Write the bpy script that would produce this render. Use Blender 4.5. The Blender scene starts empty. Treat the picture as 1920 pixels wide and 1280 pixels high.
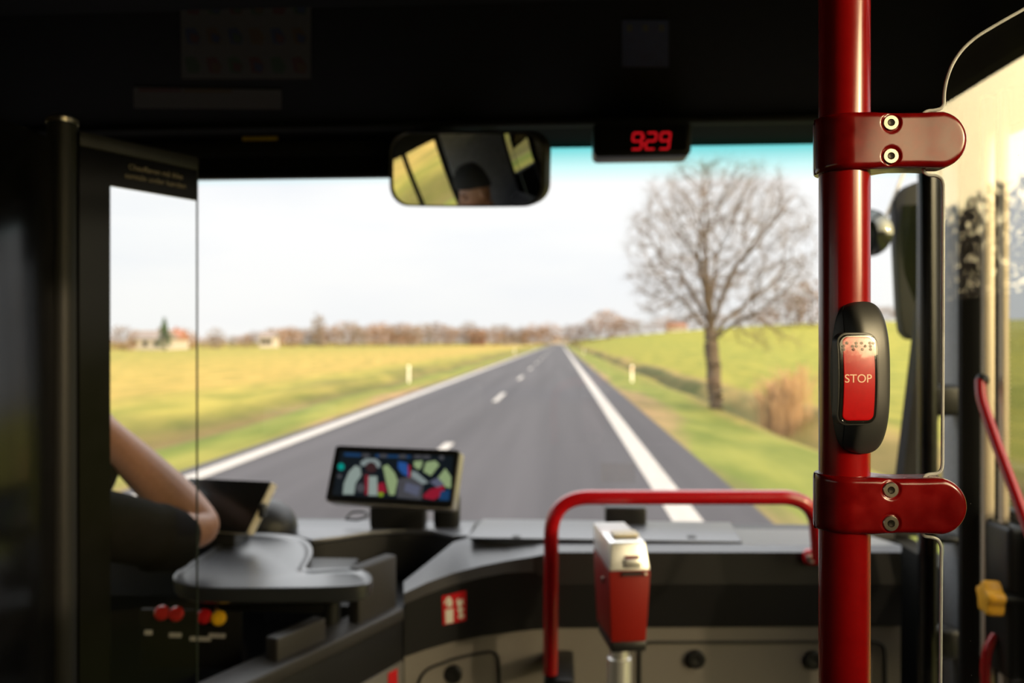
import bpy, bmesh, math, random
import numpy as np
from mathutils import Vector, Matrix, Quaternion
rnd = random.Random(7)
SC = bpy.context.scene
COL = SC.collection

# ---------------------------------------------------------------- camera, sky, sun, exposure
F = 1493.3                      # focal length in pixels of the 1920 wide frame (28 mm on 36 mm)
CAMZ = 2.0
YAW = math.atan(90 / F)
cd = bpy.data.cameras.new('camera'); cam = bpy.data.objects.new('camera', cd); COL.objects.link(cam)
cam.location = (0, 0, CAMZ); cam.rotation_euler = (math.pi / 2, 0, YAW)
cd.sensor_width = 36; cd.lens = 28.0; cd.clip_start = 0.02; cd.clip_end = 5000
cd.dof.use_dof = True; cd.dof.focus_distance = 0.555; cd.dof.aperture_fstop = 5.6
SC.camera = cam
SC.view_settings.view_transform = 'Standard'; SC.view_settings.look = 'None'
SC.view_settings.exposure = 0.0; SC.view_settings.gamma = 1.0; SC.view_settings.use_curve_mapping = False
SC.cycles.max_bounces = 10; SC.cycles.transparent_max_bounces = 24
SC.cycles.caustics_reflective = False; SC.cycles.caustics_refractive = False
SC.cycles.sample_clamp_indirect = 60.0

SUN_AZ = math.radians(50); SUN_EL = math.radians(13)
SUNDIR = Vector((math.sin(SUN_AZ) * math.cos(SUN_EL), -math.cos(SUN_AZ) * math.cos(SUN_EL), math.sin(SUN_EL)))

w = bpy.data.worlds.new('sky'); SC.world = w; w.use_nodes = True
nt = w.node_tree; nt.nodes.clear()
def N(t, **k):
    n = nt.nodes.new(t)
    for a, b in k.items(): setattr(n, a, b)
    return n
L = lambda a, b: nt.links.new(a, b)
tc = N('ShaderNodeTexCoord'); sep = N('ShaderNodeSeparateXYZ'); L(tc.outputs['Generated'], sep.inputs[0])
mp = N('ShaderNodeMapping'); mp.inputs['Scale'].default_value = (1.3, 1.3, 5.0); L(tc.outputs['Generated'], mp.inputs[0])
cl = N('ShaderNodeTexNoise'); cl.inputs['Scale'].default_value = 1.7; cl.inputs['Detail'].default_value = 5; L(mp.outputs[0], cl.inputs[0])
cr = N('ShaderNodeValToRGB'); L(cl.outputs[0], cr.inputs[0])
cr.color_ramp.elements[0].position = .36; cr.color_ramp.elements[0].color = (.90, .925, .97, 1)
cr.color_ramp.elements[1].position = .56; cr.color_ramp.elements[1].color = (1.0, 1.0, 1.0, 1)
hz = N('ShaderNodeMapRange'); L(sep.outputs['Z'], hz.inputs[0]); hz.inputs[1].default_value = 0; hz.inputs[2].default_value = .13
hz.inputs[3].default_value = .75; hz.inputs[4].default_value = 0
mh = N('ShaderNodeMixRGB'); L(hz.outputs[0], mh.inputs[0]); L(cr.outputs[0], mh.inputs[1]); mh.inputs[2].default_value = (.945, .935, .915, 1)
dot = N('ShaderNodeVectorMath', operation='DOT_PRODUCT'); L(tc.outputs['Generated'], dot.inputs[0]); dot.inputs[1].default_value = SUNDIR
m1 = N('ShaderNodeMath', operation='SUBTRACT'); L(dot.outputs['Value'], m1.inputs[0]); m1.inputs[1].default_value = 1.0
m2 = N('ShaderNodeMath', operation='MULTIPLY'); L(m1.outputs[0], m2.inputs[0]); m2.inputs[1].default_value = 9.0
m3 = N('ShaderNodeMath', operation='EXPONENT'); L(m2.outputs[0], m3.inputs[0])
m4 = N('ShaderNodeMath', operation='MULTIPLY'); L(m3.outputs[0], m4.inputs[0]); m4.inputs[1].default_value = 15.0
zr = N('ShaderNodeMapRange'); zr.interpolation_type = 'SMOOTHSTEP'; L(sep.outputs['Z'], zr.inputs[0]); zr.inputs[1].default_value = .20; zr.inputs[2].default_value = .65
zr.inputs[3].default_value = 1.0; zr.inputs[4].default_value = 3.4
mz = N('ShaderNodeMixRGB', blend_type='MULTIPLY'); mz.inputs[0].default_value = 1; L(mh.outputs[0], mz.inputs[1]); L(zr.outputs[0], mz.inputs[2])
gl = N('ShaderNodeMixRGB', blend_type='MULTIPLY'); gl.inputs[0].default_value = 1; gl.inputs[1].default_value = (1, .77, .36, 1); L(m4.outputs[0], gl.inputs[2])
ad = N('ShaderNodeMixRGB', blend_type='ADD'); ad.inputs[0].default_value = 1; L(mz.outputs[0], ad.inputs[1]); L(gl.outputs[0], ad.inputs[2])
bg = N('ShaderNodeBackground'); L(ad.outputs[0], bg.inputs[0]); bg.inputs[1].default_value = 1.06
wo = N('ShaderNodeOutputWorld'); L(bg.outputs[0], wo.inputs[0])

sd = bpy.data.lights.new('sun', 'SUN'); sun = bpy.data.objects.new('sun', sd); COL.objects.link(sun)
sd.energy = 1.8; sd.color = (1, .76, .47); sd.angle = math.radians(1.2)
sun.rotation_euler = (-SUNDIR).to_track_quat('-Z', 'Y').to_euler()

# ---------------------------------------------------------------- helpers
CY, SY = math.cos(YAW), math.sin(YAW)
def ray(px, py):
    u = (px - 960) / F; v = (640 - py) / F
    return Vector((-SY + u * CY, CY + u * SY, v))
def PX(px, py, D):
    d = ray(px, py)
    return Vector((0, 0, CAMZ)) + d * (D / d.y)
def PZ(px, py, z):
    d = ray(px, py)
    return Vector((0, 0, CAMZ)) + d * ((z - CAMZ) / d.z)
def PP(px, py, p0, n):
    d = ray(px, py); o = Vector((0, 0, CAMZ)); p0 = Vector(p0); n = Vector(n)
    return o + d * ((p0 - o).dot(n) / d.dot(n))
def S(px, D): return px * D / F          # size in metres of px pixels at depth D

class MB:
    def __init__(s): s.v = []; s.f = []; s.m = []
    def add(s, vf, m=0):
        v, f = vf; o = len(s.v)
        s.v += [tuple(p) for p in v]; s.f += [tuple(i + o for i in q) for q in f]; s.m += [m] * len(f)
        return s
def from_bm(bm):
    bm.verts.index_update()
    r = ([v.co.copy() for v in bm.verts], [[v.index for v in f.verts] for f in bm.faces]); bm.free(); return r
def bev(bm, r, seg=2):
    if r > 0:
        bmesh.ops.bevel(bm, geom=list(bm.edges), offset=r, segments=seg, affect='EDGES', profile=.5)
def box(c, s, r=0, seg=2, rot=None):
    bm = bmesh.new(); bmesh.ops.create_cube(bm, size=1)
    for v in bm.verts: v.co = Vector((v.co.x * s[0], v.co.y * s[1], v.co.z * s[2]))
    bev(bm, r, seg)
    M = rot.to_4x4() if rot is not None else Matrix.Identity(4)
    for v in bm.verts: v.co = (M @ v.co) + Vector(c)
    return from_bm(bm)
def box2(a, b, r=0, seg=2):
    a = Vector(a); b = Vector(b)
    return box((a + b) / 2, [abs(x) for x in (b - a)], r, seg)
def prism(pts, off, r=0, seg=2):
    bm = bmesh.new(); off = Vector(off)
    a = [bm.verts.new(Vector(p)) for p in pts]; b = [bm.verts.new(Vector(p) + off) for p in pts]
    n = len(pts); bm.faces.new(a); bm.faces.new(b[::-1])
    for i in range(n): bm.faces.new((a[i], b[i], b[(i + 1) % n], a[(i + 1) % n]))
    bmesh.ops.recalc_face_normals(bm, faces=bm.faces)
    bev(bm, r, seg)
    return from_bm(bm)
def tube(path, r, seg=12, cap=True):
    P = [Vector(p) for p in path]; n = len(P)
    R = list(r) if hasattr(r, '__len__') else [r] * n
    T = []
    for i in range(n):
        t = P[min(i + 1, n - 1)] - P[max(i - 1, 0)]; T.append(t.normalized() if t.length > 1e-9 else Vector((0, 0, 1)))
    a = Vector((0, 0, 1)) if abs(T[0].z) < .9 else Vector((1, 0, 0))
    u = T[0].cross(a).normalized(); v = []; f = []
    for i in range(n):
        u = (u - T[i] * u.dot(T[i])).normalized(); b = T[i].cross(u)
        for k in range(seg):
            q = 2 * math.pi * k / seg
            v.append(P[i] + (u * math.cos(q) + b * math.sin(q)) * R[i])
    for i in range(n - 1):
        for k in range(seg):
            k2 = (k + 1) % seg
            f.append((i * seg + k, i * seg + k2, (i + 1) * seg + k2, (i + 1) * seg + k))
    if cap: f.append(tuple(range(seg))[::-1]); f.append(tuple((n - 1) * seg + k for k in range(seg)))
    return v, f
def fillet(pts, rad, n=8):
    P = [Vector(p) for p in pts]; out = [P[0]]
    for i in range(1, len(P) - 1):
        a, b, c = P[i - 1], P[i], P[i + 1]
        d1 = (a - b); d2 = (c - b); r = min(rad, d1.length * .49, d2.length * .49)
        p = b + d1.normalized() * r; q = b + d2.normalized() * r
        for k in range(n + 1):
            t = k / n; out.append(p * (1 - t) ** 2 + b * 2 * t * (1 - t) + q * t * t)
    out.append(P[-1]); return out
def lathe(prof, o, ax, seg=32):
    ax = Vector(ax).normalized(); o = Vector(o)
    a = Vector((0, 0, 1)) if abs(ax.z) < .9 else Vector((1, 0, 0))
    u = ax.cross(a).normalized(); b = ax.cross(u); v = []; f = []
    for (r, h) in prof:
        for k in range(seg):
            q = 2 * math.pi * k / seg; v.append(o + ax * h + (u * math.cos(q) + b * math.sin(q)) * max(r, 1e-5))
    for i in range(len(prof) - 1):
        for k in range(seg):
            k2 = (k + 1) % seg; f.append((i * seg + k, i * seg + k2, (i + 1) * seg + k2, (i + 1) * seg + k))
    f.append(tuple(range(seg))[::-1]); f.append(tuple((len(prof) - 1) * seg + k for k in range(seg)))
    return v, f
def ball(c, r, seg=16, sc=(1, 1, 1)):
    bm = bmesh.new(); bmesh.ops.create_uvsphere(bm, u_segments=seg, v_segments=max(6, seg // 2), radius=r)
    for v in bm.verts: v.co = Vector((v.co.x * sc[0], v.co.y * sc[1], v.co.z * sc[2])) + Vector(c)
    return from_bm(bm)
def rrect(cx, cz, w_, h_, r, n=6):
    o = []
    for (sx, sz, a0) in ((1, 1, 0), (-1, 1, 90), (-1, -1, 180), (1, -1, 270)):
        for k in range(n + 1):
            q = math.radians(a0 + 90 * k / n)
            o.append((cx + sx * (w_ / 2 - r) + r * math.cos(q), cz + sz * (h_ / 2 - r) + r * math.sin(q)))
    return o
def resample(pts, n):
    P = pts + [pts[0]]; ds = [0]
    for a, b in zip(P, P[1:]): ds.append(ds[-1] + math.hypot(b[0] - a[0], b[1] - a[1]))
    out = []; j = 0
    for i in range(n):
        t = ds[-1] * i / n
        while ds[j + 1] < t: j += 1
        q = (t - ds[j]) / max(1e-9, ds[j + 1] - ds[j]); out.append((P[j][0] + (P[j + 1][0] - P[j][0]) * q, P[j][1] + (P[j + 1][1] - P[j][1]) * q))
    return out
def grid(rows, close=False):
    n = len(rows[0]); v = [p for r in rows for p in r]; f = []
    for i in range(len(rows) - 1):
        for k in range(n if close else n - 1):
            k2 = (k + 1) % n; f.append((i * n + k, i * n + k2, (i + 1) * n + k2, (i + 1) * n + k))
    return v, f

def mesh(name, mb, mats, org, angle):
    me = bpy.data.meshes.new(name); o = Vector(org)
    me.from_pydata([Vector(p) - o for p in mb.v], [], mb.f)
    ms = mats if isinstance(mats, (list, tuple)) else [mats]
    for m in ms: me.materials.append(m)
    if len(ms) > 1: me.polygons.foreach_set('material_index', mb.m)
    bm = bmesh.new(); bm.from_mesh(me); bmesh.ops.recalc_face_normals(bm, faces=bm.faces); bm.to_mesh(me); bm.free()
    me.shade_smooth(); me.set_sharp_from_angle(angle=math.radians(angle)); me.update()
    return me
def worg(p):
    o = Vector((0, 0, 0))
    while p is not None: o += p.location; p = p.parent
    return o
def obj(name, mb, mats, parent=None, label=None, org=None, angle=35):
    """one mesh object; vertices are given in world coordinates"""
    if not isinstance(mb, MB): mb = MB().add(mb)
    if parent is not None: base = worg(parent); loc = (0, 0, 0)
    else:
        if org is None:
            a = np.array([tuple(p) for p in mb.v]); c = (a.min(0) + a.max(0)) / 2; org = (c[0], c[1], a[:, 2].min())
        base = Vector(org); loc = base
    o = bpy.data.objects.new(name, mesh(name, mb, mats, base, angle)); COL.objects.link(o)
    o.location = loc; o.parent = parent
    if label: o['label'] = label
    return o
def tag(o, label, cat, group=None, kind=None):
    o['label'] = label; o['category'] = cat
    if group: o['group'] = group
    if kind: o['kind'] = kind
    return o
def thing(name, label, cat, loc, group=None):
    o = bpy.data.objects.new(name, None); COL.objects.link(o); o.location = loc; o.empty_display_size = .05
    return tag(o, label, cat, group)
def struct(name, mb, mats, label, cat, angle=35):
    return tag(obj(name, mb, mats, angle=angle), label, cat, kind='structure')
def sgroup(name, label, cat, loc):
    o = thing(name, label, cat, loc); o['kind'] = 'structure'; return o
def text(name, body, size, origin, right, up, mat, parent, align='LEFT', ext=.0002, fit=0):
    c = bpy.data.curves.new(name, 'FONT'); c.body = body; c.size = size; c.align_x = align; c.extrude = ext
    c.materials.append(mat)
    o = bpy.data.objects.new(name, c); COL.objects.link(o); o.parent = parent
    R = Vector(right).normalized(); U = Vector(up).normalized(); n = R.cross(U).normalized(); U = n.cross(R)
    M = Matrix((R, U, n)).transposed().to_4x4()
    bpy.context.view_layer.update()
    if fit: c.size = size * fit / max(o.dimensions.x, 1e-5); bpy.context.view_layer.update()
    me = bpy.data.meshes.new_from_object(o.evaluated_get(bpy.context.evaluated_depsgraph_get())); bpy.data.objects.remove(o)
    o = bpy.data.objects.new(name, me); COL.objects.link(o); o.parent = parent
    o.location = Vector(origin) - worg(parent); o.rotation_euler = M.to_euler()
    return o
def dup(root, loc, rz=0, sc=1.0, label=None, group=None):
    r = root.copy(); COL.objects.link(r); r.location = loc; r.rotation_euler = (0, 0, rz); r.scale = (sc, sc, sc)
    if label: r['label'] = label
    if group: r['group'] = group
    for ch in list(root.children):
        c = ch.copy(); COL.objects.link(c); c.parent = r
        for g in ch.children:
            d = g.copy(); COL.objects.link(d); d.parent = c
    return r

# ---------------------------------------------------------------- materials
def mat(name, col, rough=.5, metal=0., spec=.5, nscale=0, namt=.15, bump=0, coat=0, emit=None, es=1, rvar=0, coatr=.03):
    m = bpy.data.materials.new(name); m.use_nodes = True; t = m.node_tree; b = t.nodes['Principled BSDF']
    b.inputs['Base Color'].default_value = (*col, 1); b.inputs['Roughness'].default_value = rough
    b.inputs['Metallic'].default_value = metal; b.inputs['Specular IOR Level'].default_value = spec
    b.inputs['Coat Weight'].default_value = coat; b.inputs['Coat Roughness'].default_value = coatr
    if emit: b.inputs['Emission Color'].default_value = (*emit, 1); b.inputs['Emission Strength'].default_value = es
    if nscale:
        tcn = t.nodes.new('ShaderNodeTexCoord'); n = t.nodes.new('ShaderNodeTexNoise'); n.inputs['Scale'].default_value = nscale; n.inputs['Detail'].default_value = 4
        t.links.new(tcn.outputs['Object'], n.inputs[0])
        r = t.nodes.new('ShaderNodeValToRGB'); t.links.new(n.outputs[0], r.inputs[0])
        r.color_ramp.elements[0].position = .3; r.color_ramp.elements[1].position = .7
        r.color_ramp.elements[0].color = (*[c * (1 - namt) for c in col], 1); r.color_ramp.elements[1].color = (*[min(1, c * (1 + namt)) for c in col], 1)
        t.links.new(r.outputs[0], b.inputs['Base Color'])
        if rvar:
            mr = t.nodes.new('ShaderNodeMapRange'); t.links.new(n.outputs[0], mr.inputs[0]); mr.inputs[3].default_value = max(.02, rough - rvar); mr.inputs[4].default_value = rough + rvar
            t.links.new(mr.outputs[0], b.inputs['Roughness'])
        if bump:
            bp = t.nodes.new('ShaderNodeBump'); bp.inputs['Strength'].default_value = bump; bp.inputs['Distance'].default_value = .002
            t.links.new(n.outputs[0], bp.inputs['Height']); t.links.new(bp.outputs[0], b.inputs['Normal'])
    return m
def glass(name, tint=(1, 1, 1), ior=1.5, boost=1.0, rough=0.0, band=None, dust=0):
    """pane: clear transmission with Fresnel reflection; band = (z0, z1, colour): tint printed into the top of the pane"""
    m = bpy.data.materials.new(name); m.use_nodes = True; t = m.node_tree; t.nodes.clear()
    tr = t.nodes.new('ShaderNodeBsdfTransparent'); tr.inputs[0].default_value = (*tint, 1)
    g = t.nodes.new('ShaderNodeBsdfGlossy'); g.inputs['Roughness'].default_value = rough
    # Schlick reflectance, the same from either face of the thin pane
    f0 = ((ior - 1) / (ior + 1)) ** 2; ge = t.nodes.new('ShaderNodeNewGeometry')
    def mth(op, a, b_=None, v1=None, v0=None):
        n = t.nodes.new('ShaderNodeMath'); n.operation = op
        if a is not None: t.links.new(a, n.inputs[0])
        if v0 is not None: n.inputs[0].default_value = v0
        if b_ is not None: t.links.new(b_, n.inputs[1])
        if v1 is not None: n.inputs[1].default_value = v1
        return n
    dp = t.nodes.new('ShaderNodeVectorMath'); dp.operation = 'DOT_PRODUCT'; t.links.new(ge.outputs['Normal'], dp.inputs[0]); t.links.new(ge.outputs['Incoming'], dp.inputs[1])
    ab = mth('ABSOLUTE', dp.outputs['Value']); om = mth('SUBTRACT', None, ab.outputs[0], v0=1.0); pw = mth('POWER', om.outputs[0], v1=5.0)
    sc_ = mth('MULTIPLY_ADD', pw.outputs[0], v1=1 - f0); sc_.inputs[2].default_value = f0
    mu = mth('MULTIPLY', sc_.outputs[0], v1=boost); mu.use_clamp = True
    mx = t.nodes.new('ShaderNodeMixShader'); t.links.new(mu.outputs[0], mx.inputs[0]); t.links.new(tr.outputs[0], mx.inputs[1]); t.links.new(g.outputs[0], mx.inputs[2])
    out = t.nodes.new('ShaderNodeOutputMaterial'); last = mx
    if band:
        geo = t.nodes.new('ShaderNodeNewGeometry'); sp = t.nodes.new('ShaderNodeSeparateXYZ'); t.links.new(geo.outputs['Position'], sp.inputs[0])
        mr = t.nodes.new('ShaderNodeMapRange'); t.links.new(sp.outputs['Z'], mr.inputs[0]); mr.inputs[1].default_value = band[0]; mr.inputs[2].default_value = band[1]
        rp = t.nodes.new('ShaderNodeValToRGB'); t.links.new(mr.outputs[0], rp.inputs[0])
        rp.color_ramp.elements[0].color = (*tint, 1); rp.color_ramp.elements[1].color = (*band[2], 1)
        rp.color_ramp.elements.new(.42).color = (*[a * .38 + b * .62 for a, b in zip(tint, band[3])], 1)
        t.links.new(rp.outputs[0], tr.inputs[0])
    if dust:
        tcn = t.nodes.new('ShaderNodeTexCoord'); vo = t.nodes.new('ShaderNodeTexVoronoi'); vo.inputs['Scale'].default_value = 190; t.links.new(tcn.outputs['Object'], vo.inputs[0])
        lt = t.nodes.new('ShaderNodeMath'); lt.operation = 'LESS_THAN'; lt.inputs[1].default_value = .055; t.links.new(vo.outputs['Distance'], lt.inputs[0])
        sx = t.nodes.new('ShaderNodeSeparateXYZ'); t.links.new(vo.outputs['Color'], sx.inputs[0])
        gt = t.nodes.new('ShaderNodeMath'); gt.operation = 'GREATER_THAN'; gt.inputs[1].default_value = .86; t.links.new(sx.outputs[0], gt.inputs[0])
        a = t.nodes.new('ShaderNodeMath'); a.operation = 'MULTIPLY'; t.links.new(lt.outputs[0], a.inputs[0]); t.links.new(gt.outputs[0], a.inputs[1])
        b = t.nodes.new('ShaderNodeMath'); b.operation = 'MULTIPLY_ADD'; t.links.new(a.outputs[0], b.inputs[0]); b.inputs[1].default_value = .45; b.inputs[2].default_value = dust
        df = t.nodes.new('ShaderNodeBsdfDiffuse'); df.inputs[0].default_value = (.8, .78, .72, 1)
        m2_ = t.nodes.new('ShaderNodeMixShader'); t.links.new(b.outputs[0], m2_.inputs[0]); t.links.new(mx.outputs[0], m2_.inputs[1]); t.links.new(df.outputs[0], m2_.inputs[2]); last = m2_
    t.links.new(last.outputs[0], out.inputs[0]); return m

M = {}
M['shell'] = mat('shell_black', (.010, .010, .009), .75, spec=.15, nscale=60, namt=.2)
M['header'] = mat('header_black', (.0045, .0044, .004), .7, spec=.15, nscale=50, namt=.2)
M['floor'] = mat('floor_grey', (.03, .03, .03), .8, nscale=200)
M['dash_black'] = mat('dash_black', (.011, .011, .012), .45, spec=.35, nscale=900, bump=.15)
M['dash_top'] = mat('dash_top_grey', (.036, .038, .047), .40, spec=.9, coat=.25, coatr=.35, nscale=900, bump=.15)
M['dash_grey'] = mat('dash_warm_grey', (.15, .138, .126), .6, spec=.3, nscale=600, bump=.1)
M['groove'] = mat('groove_dark', (.012, .012, .012), .7)
M['tray'] = mat('tray_black', (.026, .028, .033), .34, spec=1.0, nscale=120, rvar=.05, coat=.55, coatr=.3)
M['barrier'] = mat('barrier_grey', (.034, .031, .030), .5, spec=.4, nscale=500, bump=.1)
M['red'] = mat('red_powder_coat', (.29, .0025, .003), .24, spec=.5, coat=.35, coatr=.1, nscale=70, namt=.06, rvar=.05)
M['red_rail'] = mat('red_rail_coat', (.42, .004, .008), .25, spec=.5, coat=.5, coatr=.08, nscale=70, namt=.05)
M['red_clamp'] = mat('red_clamp_coat', (.17, .0018, .002), .22, spec=.5, coat=.25, coatr=.1, nscale=90, namt=.2, rvar=.12)
M['steel'] = mat('screw_steel', (.72, .66, .55), .28, 1., nscale=400, namt=.1)
M['socket'] = mat('socket_dark', (.03, .025, .02), .4, .6)
M['housing'] = mat('button_housing', (.026, .0265, .027), .42, spec=.8, nscale=2500, bump=.03)
M['lens_red'] = mat('button_red', (.50, .003, .006), .3, nscale=300, namt=.06)
M['lens_rim'] = mat('button_rim', (.012, .011, .010), .12, spec=.8, nscale=90)
M['lens'] = glass('button_cover', (1, 1, 1), 1.5, 1.0, .06)
M['letter'] = mat('lettering_cream', (.93, .68, .50), .5)
M['dot'] = mat('braille_dot', (.16, .002, .004), .25)
M['plexi'] = glass('screen_pane', (.985, .99, .985), 1.5, 4.4, 0.0, dust=.0035)
M['plexi_edge'] = mat('screen_edge', (.50, .52, .53), .4, spec=.7, nscale=100)
M['wind'] = glass('windscreen_pane', (.98, .985, .98), 1.5, .8, 0.0, band=(2.405, 2.50, (.05, .62, .64), (.42, .96, .95)))
M['pane'] = glass('side_pane', (.96, .97, .96), 1.5, 1.2)
M['doorpane'] = glass('door_pane', (.52, .54, .54), 1.5, 1.0)
M['cabglass'] = glass('cab_pane', (.985, .99, .985), 1.5, .28)
M['tinted'] = glass('tinted_pane', (.55, .57, .57), 1.5, 1.2)
M['cabblack'] = mat('cab_black_print', (.003, .003, .0032), .15, spec=.16, nscale=20, namt=.3)
M['post'] = mat('post_anodised', (.010, .010, .010), .5, spec=.3, nscale=300)
M['mirror'] = mat('mirror_glass', (.86, .86, .85), .02, 1., nscale=8, namt=.02)
M['mirror_dark'] = mat('outer_mirror_glass', (.07, .075, .075), .05, 1., nscale=8, namt=.02)
M['plastic'] = mat('black_plastic', (.010, .010, .010), .4, spec=.4, nscale=400, bump=.05)
M['gloss'] = mat('gloss_black', (.008, .008, .008), .2, spec=.5, nscale=40, rvar=.05)
M['led'] = mat('clock_led', (.1, 0, 0), .4, emit=(1, .012, .022), es=.5)
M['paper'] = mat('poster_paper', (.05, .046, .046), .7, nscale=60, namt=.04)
M['chrome'] = mat('validator_silver', (.85, .84, .82), .34, .8, nscale=300, namt=.05)
M['val_red'] = mat('validator_red', (.21, .007, .003), .5, spec=.3, nscale=300, namt=.05)
M['skin'] = mat('skin', (.24, .118, .074), .5, nscale=120, namt=.08)
M['cloth'] = mat('black_knit', (.0045, .004, .004), .9, spec=.06, nscale=160, namt=.35, bump=.5)
M['trouser'] = mat('dark_trousers', (.012, .013, .018), .9, nscale=160)
M['hair'] = mat('beanie_knit', (.010, .010, .011), .95, nscale=180, bump=.5)
M['seat'] = mat('seat_fabric', (.02, .02, .025), .9, nscale=200)
M['cream'] = mat('monitor_side', (.62, .55, .42), .45, nscale=100)
M['silver'] = mat('monitor_case', (.38, .36, .33), .35, .6, nscale=100)
M['white'] = mat('white_print', (.80, .78, .70), .5, nscale=100, namt=.03)
M['sign_red'] = mat('sign_red', (.55, .006, .012), .45, nscale=100, namt=.05)
M['door_grey'] = mat('door_grey', (.24, .25, .26), .5, nscale=150)
M['alu'] = mat('door_profile', (.62, .52, .38), .45, .3, nscale=200, namt=.08)
M['rubber'] = mat('door_rubber', (.010, .010, .010), .7, spec=.15, nscale=200)
M['knob'] = mat('knob_yellow', (.85, .42, .03), .4, nscale=60, namt=.05)
M['yellow'] = mat('button_yellow', (.75, .42, .01), .35, nscale=60)
M['btn_red'] = mat('button_red_plastic', (.45, .008, .012), .3, nscale=60)
M['plate'] = mat('label_plate', (.5, .48, .48), .5, nscale=60)
M['blue'] = mat('notice_blue', (.012, .022, .07), .6, nscale=60)
M['ylabel'] = mat('label_yellow', (.85, .55, .02), .6, nscale=60)
def emis(n, c, s=.75): return mat(n, tuple(x * .05 for x in c), .3, emit=c, es=s)
# ================================================================ LARGE STRUCTURE: the land, the road, the bus shell
XR, XL = .94, -1.60            # inner faces of the bus side walls
def smooth(a, b, t):
    if a > b: return 1 - smooth(b, a, t)
    t = max(0, min(1, (t - a) / (b - a))); return t * t * (3 - 2 * t)
def gz(x, y):
    z = 0
    if x > 2.3: z -= .10 * smooth(2.4, 4, x)
    z -= .75 * math.exp(-((x - 6.4) / .75) ** 2)
    if x > 7: 
        z += 9.0 * (1 - math.exp(-(x - 7) / 38)) * (max(0, min(y, 260)) / 250) ** 1.35 if y > 0 else 0
    z -= .45 * math.exp(-((x + 9.6) / 1.1) ** 2)
    if x < -6: z += -.05 * smooth(-6, -9, x)
    z += .06 * math.sin(x * .9 + y * .31) * smooth(2.8, 5, abs(x + 1.7) - 1) 
    return z - .03
xs = sorted(set([-700, -500, -350, -250, -180, -130, -90, -65, -48, -36, -28, -22, -18, -15, -13] + [round(-12 + .3 * i, 2) for i in range(24)] + [-4.5, -3, -1.5, 0, 1.5]
      + [round(2.2 + .22 * i, 2) for i in range(30)] + [9.2, 10, 11.5, 13, 15, 18, 22, 28, 36, 46, 60, 80, 110, 150, 220, 320, 450, 700]))
ys = [-200, -120, -80, -50, -30, -18, -10, -5] + [i * 1.5 for i in range(0, 40)] + [60 * 1.07 ** i for i in range(1, 42)] + [1100, 1500]
mb = MB().add(grid([[(x, y, gz(x, y)) for x in xs] for y in ys]))
fm = bpy.data.materials.new('grass_field'); fm.use_nodes = True; t = fm.node_tree; b = t.nodes['Principled BSDF']; b.inputs['Roughness'].default_value = .9; b.inputs['Specular IOR Level'].default_value = .1
g = t.nodes.new('ShaderNodeNewGeometry'); sp = t.nodes.new('ShaderNodeSeparateXYZ'); t.links.new(g.outputs['Position'], sp.inputs[0])
mr = t.nodes.new('ShaderNodeMapRange'); t.links.new(sp.outputs['X'], mr.inputs[0]); mr.inputs[1].default_value = -60; mr.inputs[2].default_value = 40
nz = t.nodes.new('ShaderNodeTexNoise'); nz.inputs['Scale'].default_value = .35; nz.inputs['Detail'].default_value = 5
mpn = t.nodes.new('ShaderNodeMapping'); mpn.inputs['Scale'].default_value = (1, .16, 1); t.links.new(g.outputs['Position'], mpn.inputs[0]); t.links.new(mpn.outputs[0], nz.inputs[0])
sb = t.nodes.new('ShaderNodeMath'); sb.operation = 'MULTIPLY_ADD'; t.links.new(nz.outputs[0], sb.inputs[0]); sb.inputs[1].default_value = .05; sb.inputs[2].default_value = -.025
sa = t.nodes.new('ShaderNodeMath'); sa.operation = 'ADD'; t.links.new(mr.outputs[0], sa.inputs[0]); t.links.new(sb.outputs[0], sa.inputs[1])
rp = t.nodes.new('ShaderNodeValToRGB'); t.links.new(sa.outputs[0], rp.inputs[0]); e = rp.color_ramp.elements
pos = lambda x: (x + 60) / 100
stops = [(-60, (0.328, 0.305, 0.086)), (-30, (0.401, 0.330, 0.105)), (-17, (0.412, 0.324, 0.109)), (-12.5, (0.315, 0.305, 0.081)), (-10.3, (0.163, 0.162, 0.067)), (-9, (0.200, 0.150, 0.086)),
         (-7.9, (0.188, 0.240, 0.058)), (-6.2, (0.250, 0.252, 0.076)), (-5.7, (0.338, 0.240, 0.152)), (2.4, (0.275, 0.216, 0.143)), (2.9, (0.188, 0.228, 0.067)), (4.5, (0.200, 0.234, 0.063)),
         (5.5, (0.263, 0.228, 0.095)), (5.9, (0.112, 0.114, 0.058)), (6.9, (0.125, 0.138, 0.063)), (7.5, (0.325, 0.252, 0.124)), (8.5, (0.268, 0.275, 0.060)), (22, (0.274, 0.293, 0.060)), (40, (0.306, 0.312, 0.060))]
e[0].position = pos(stops[0][0]); e[0].color = (*stops[0][1], 1); e[1].position = 1; e[1].color = (*stops[-1][1], 1)
for x, c in stops[1:-1]: e.new(pos(x)).color = (*c, 1)
n2 = t.nodes.new('ShaderNodeTexNoise'); n2.inputs['Scale'].default_value = .9; n2.inputs['Detail'].default_value = 6
mp2 = t.nodes.new('ShaderNodeMapping'); mp2.inputs['Scale'].default_value = (1.1, .35, 1); t.links.new(g.outputs['Position'], mp2.inputs[0]); t.links.new(mp2.outputs[0], n2.inputs[0])
r2 = t.nodes.new('ShaderNodeValToRGB'); t.links.new(n2.outputs[0], r2.inputs[0]); r2.color_ramp.elements[0].position = .32; r2.color_ramp.elements[1].position = .68
r2.color_ramp.elements[0].color = (.40, .42, .27, 1); r2.color_ramp.elements[1].color = (.80, .68, .52, 1)
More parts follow.
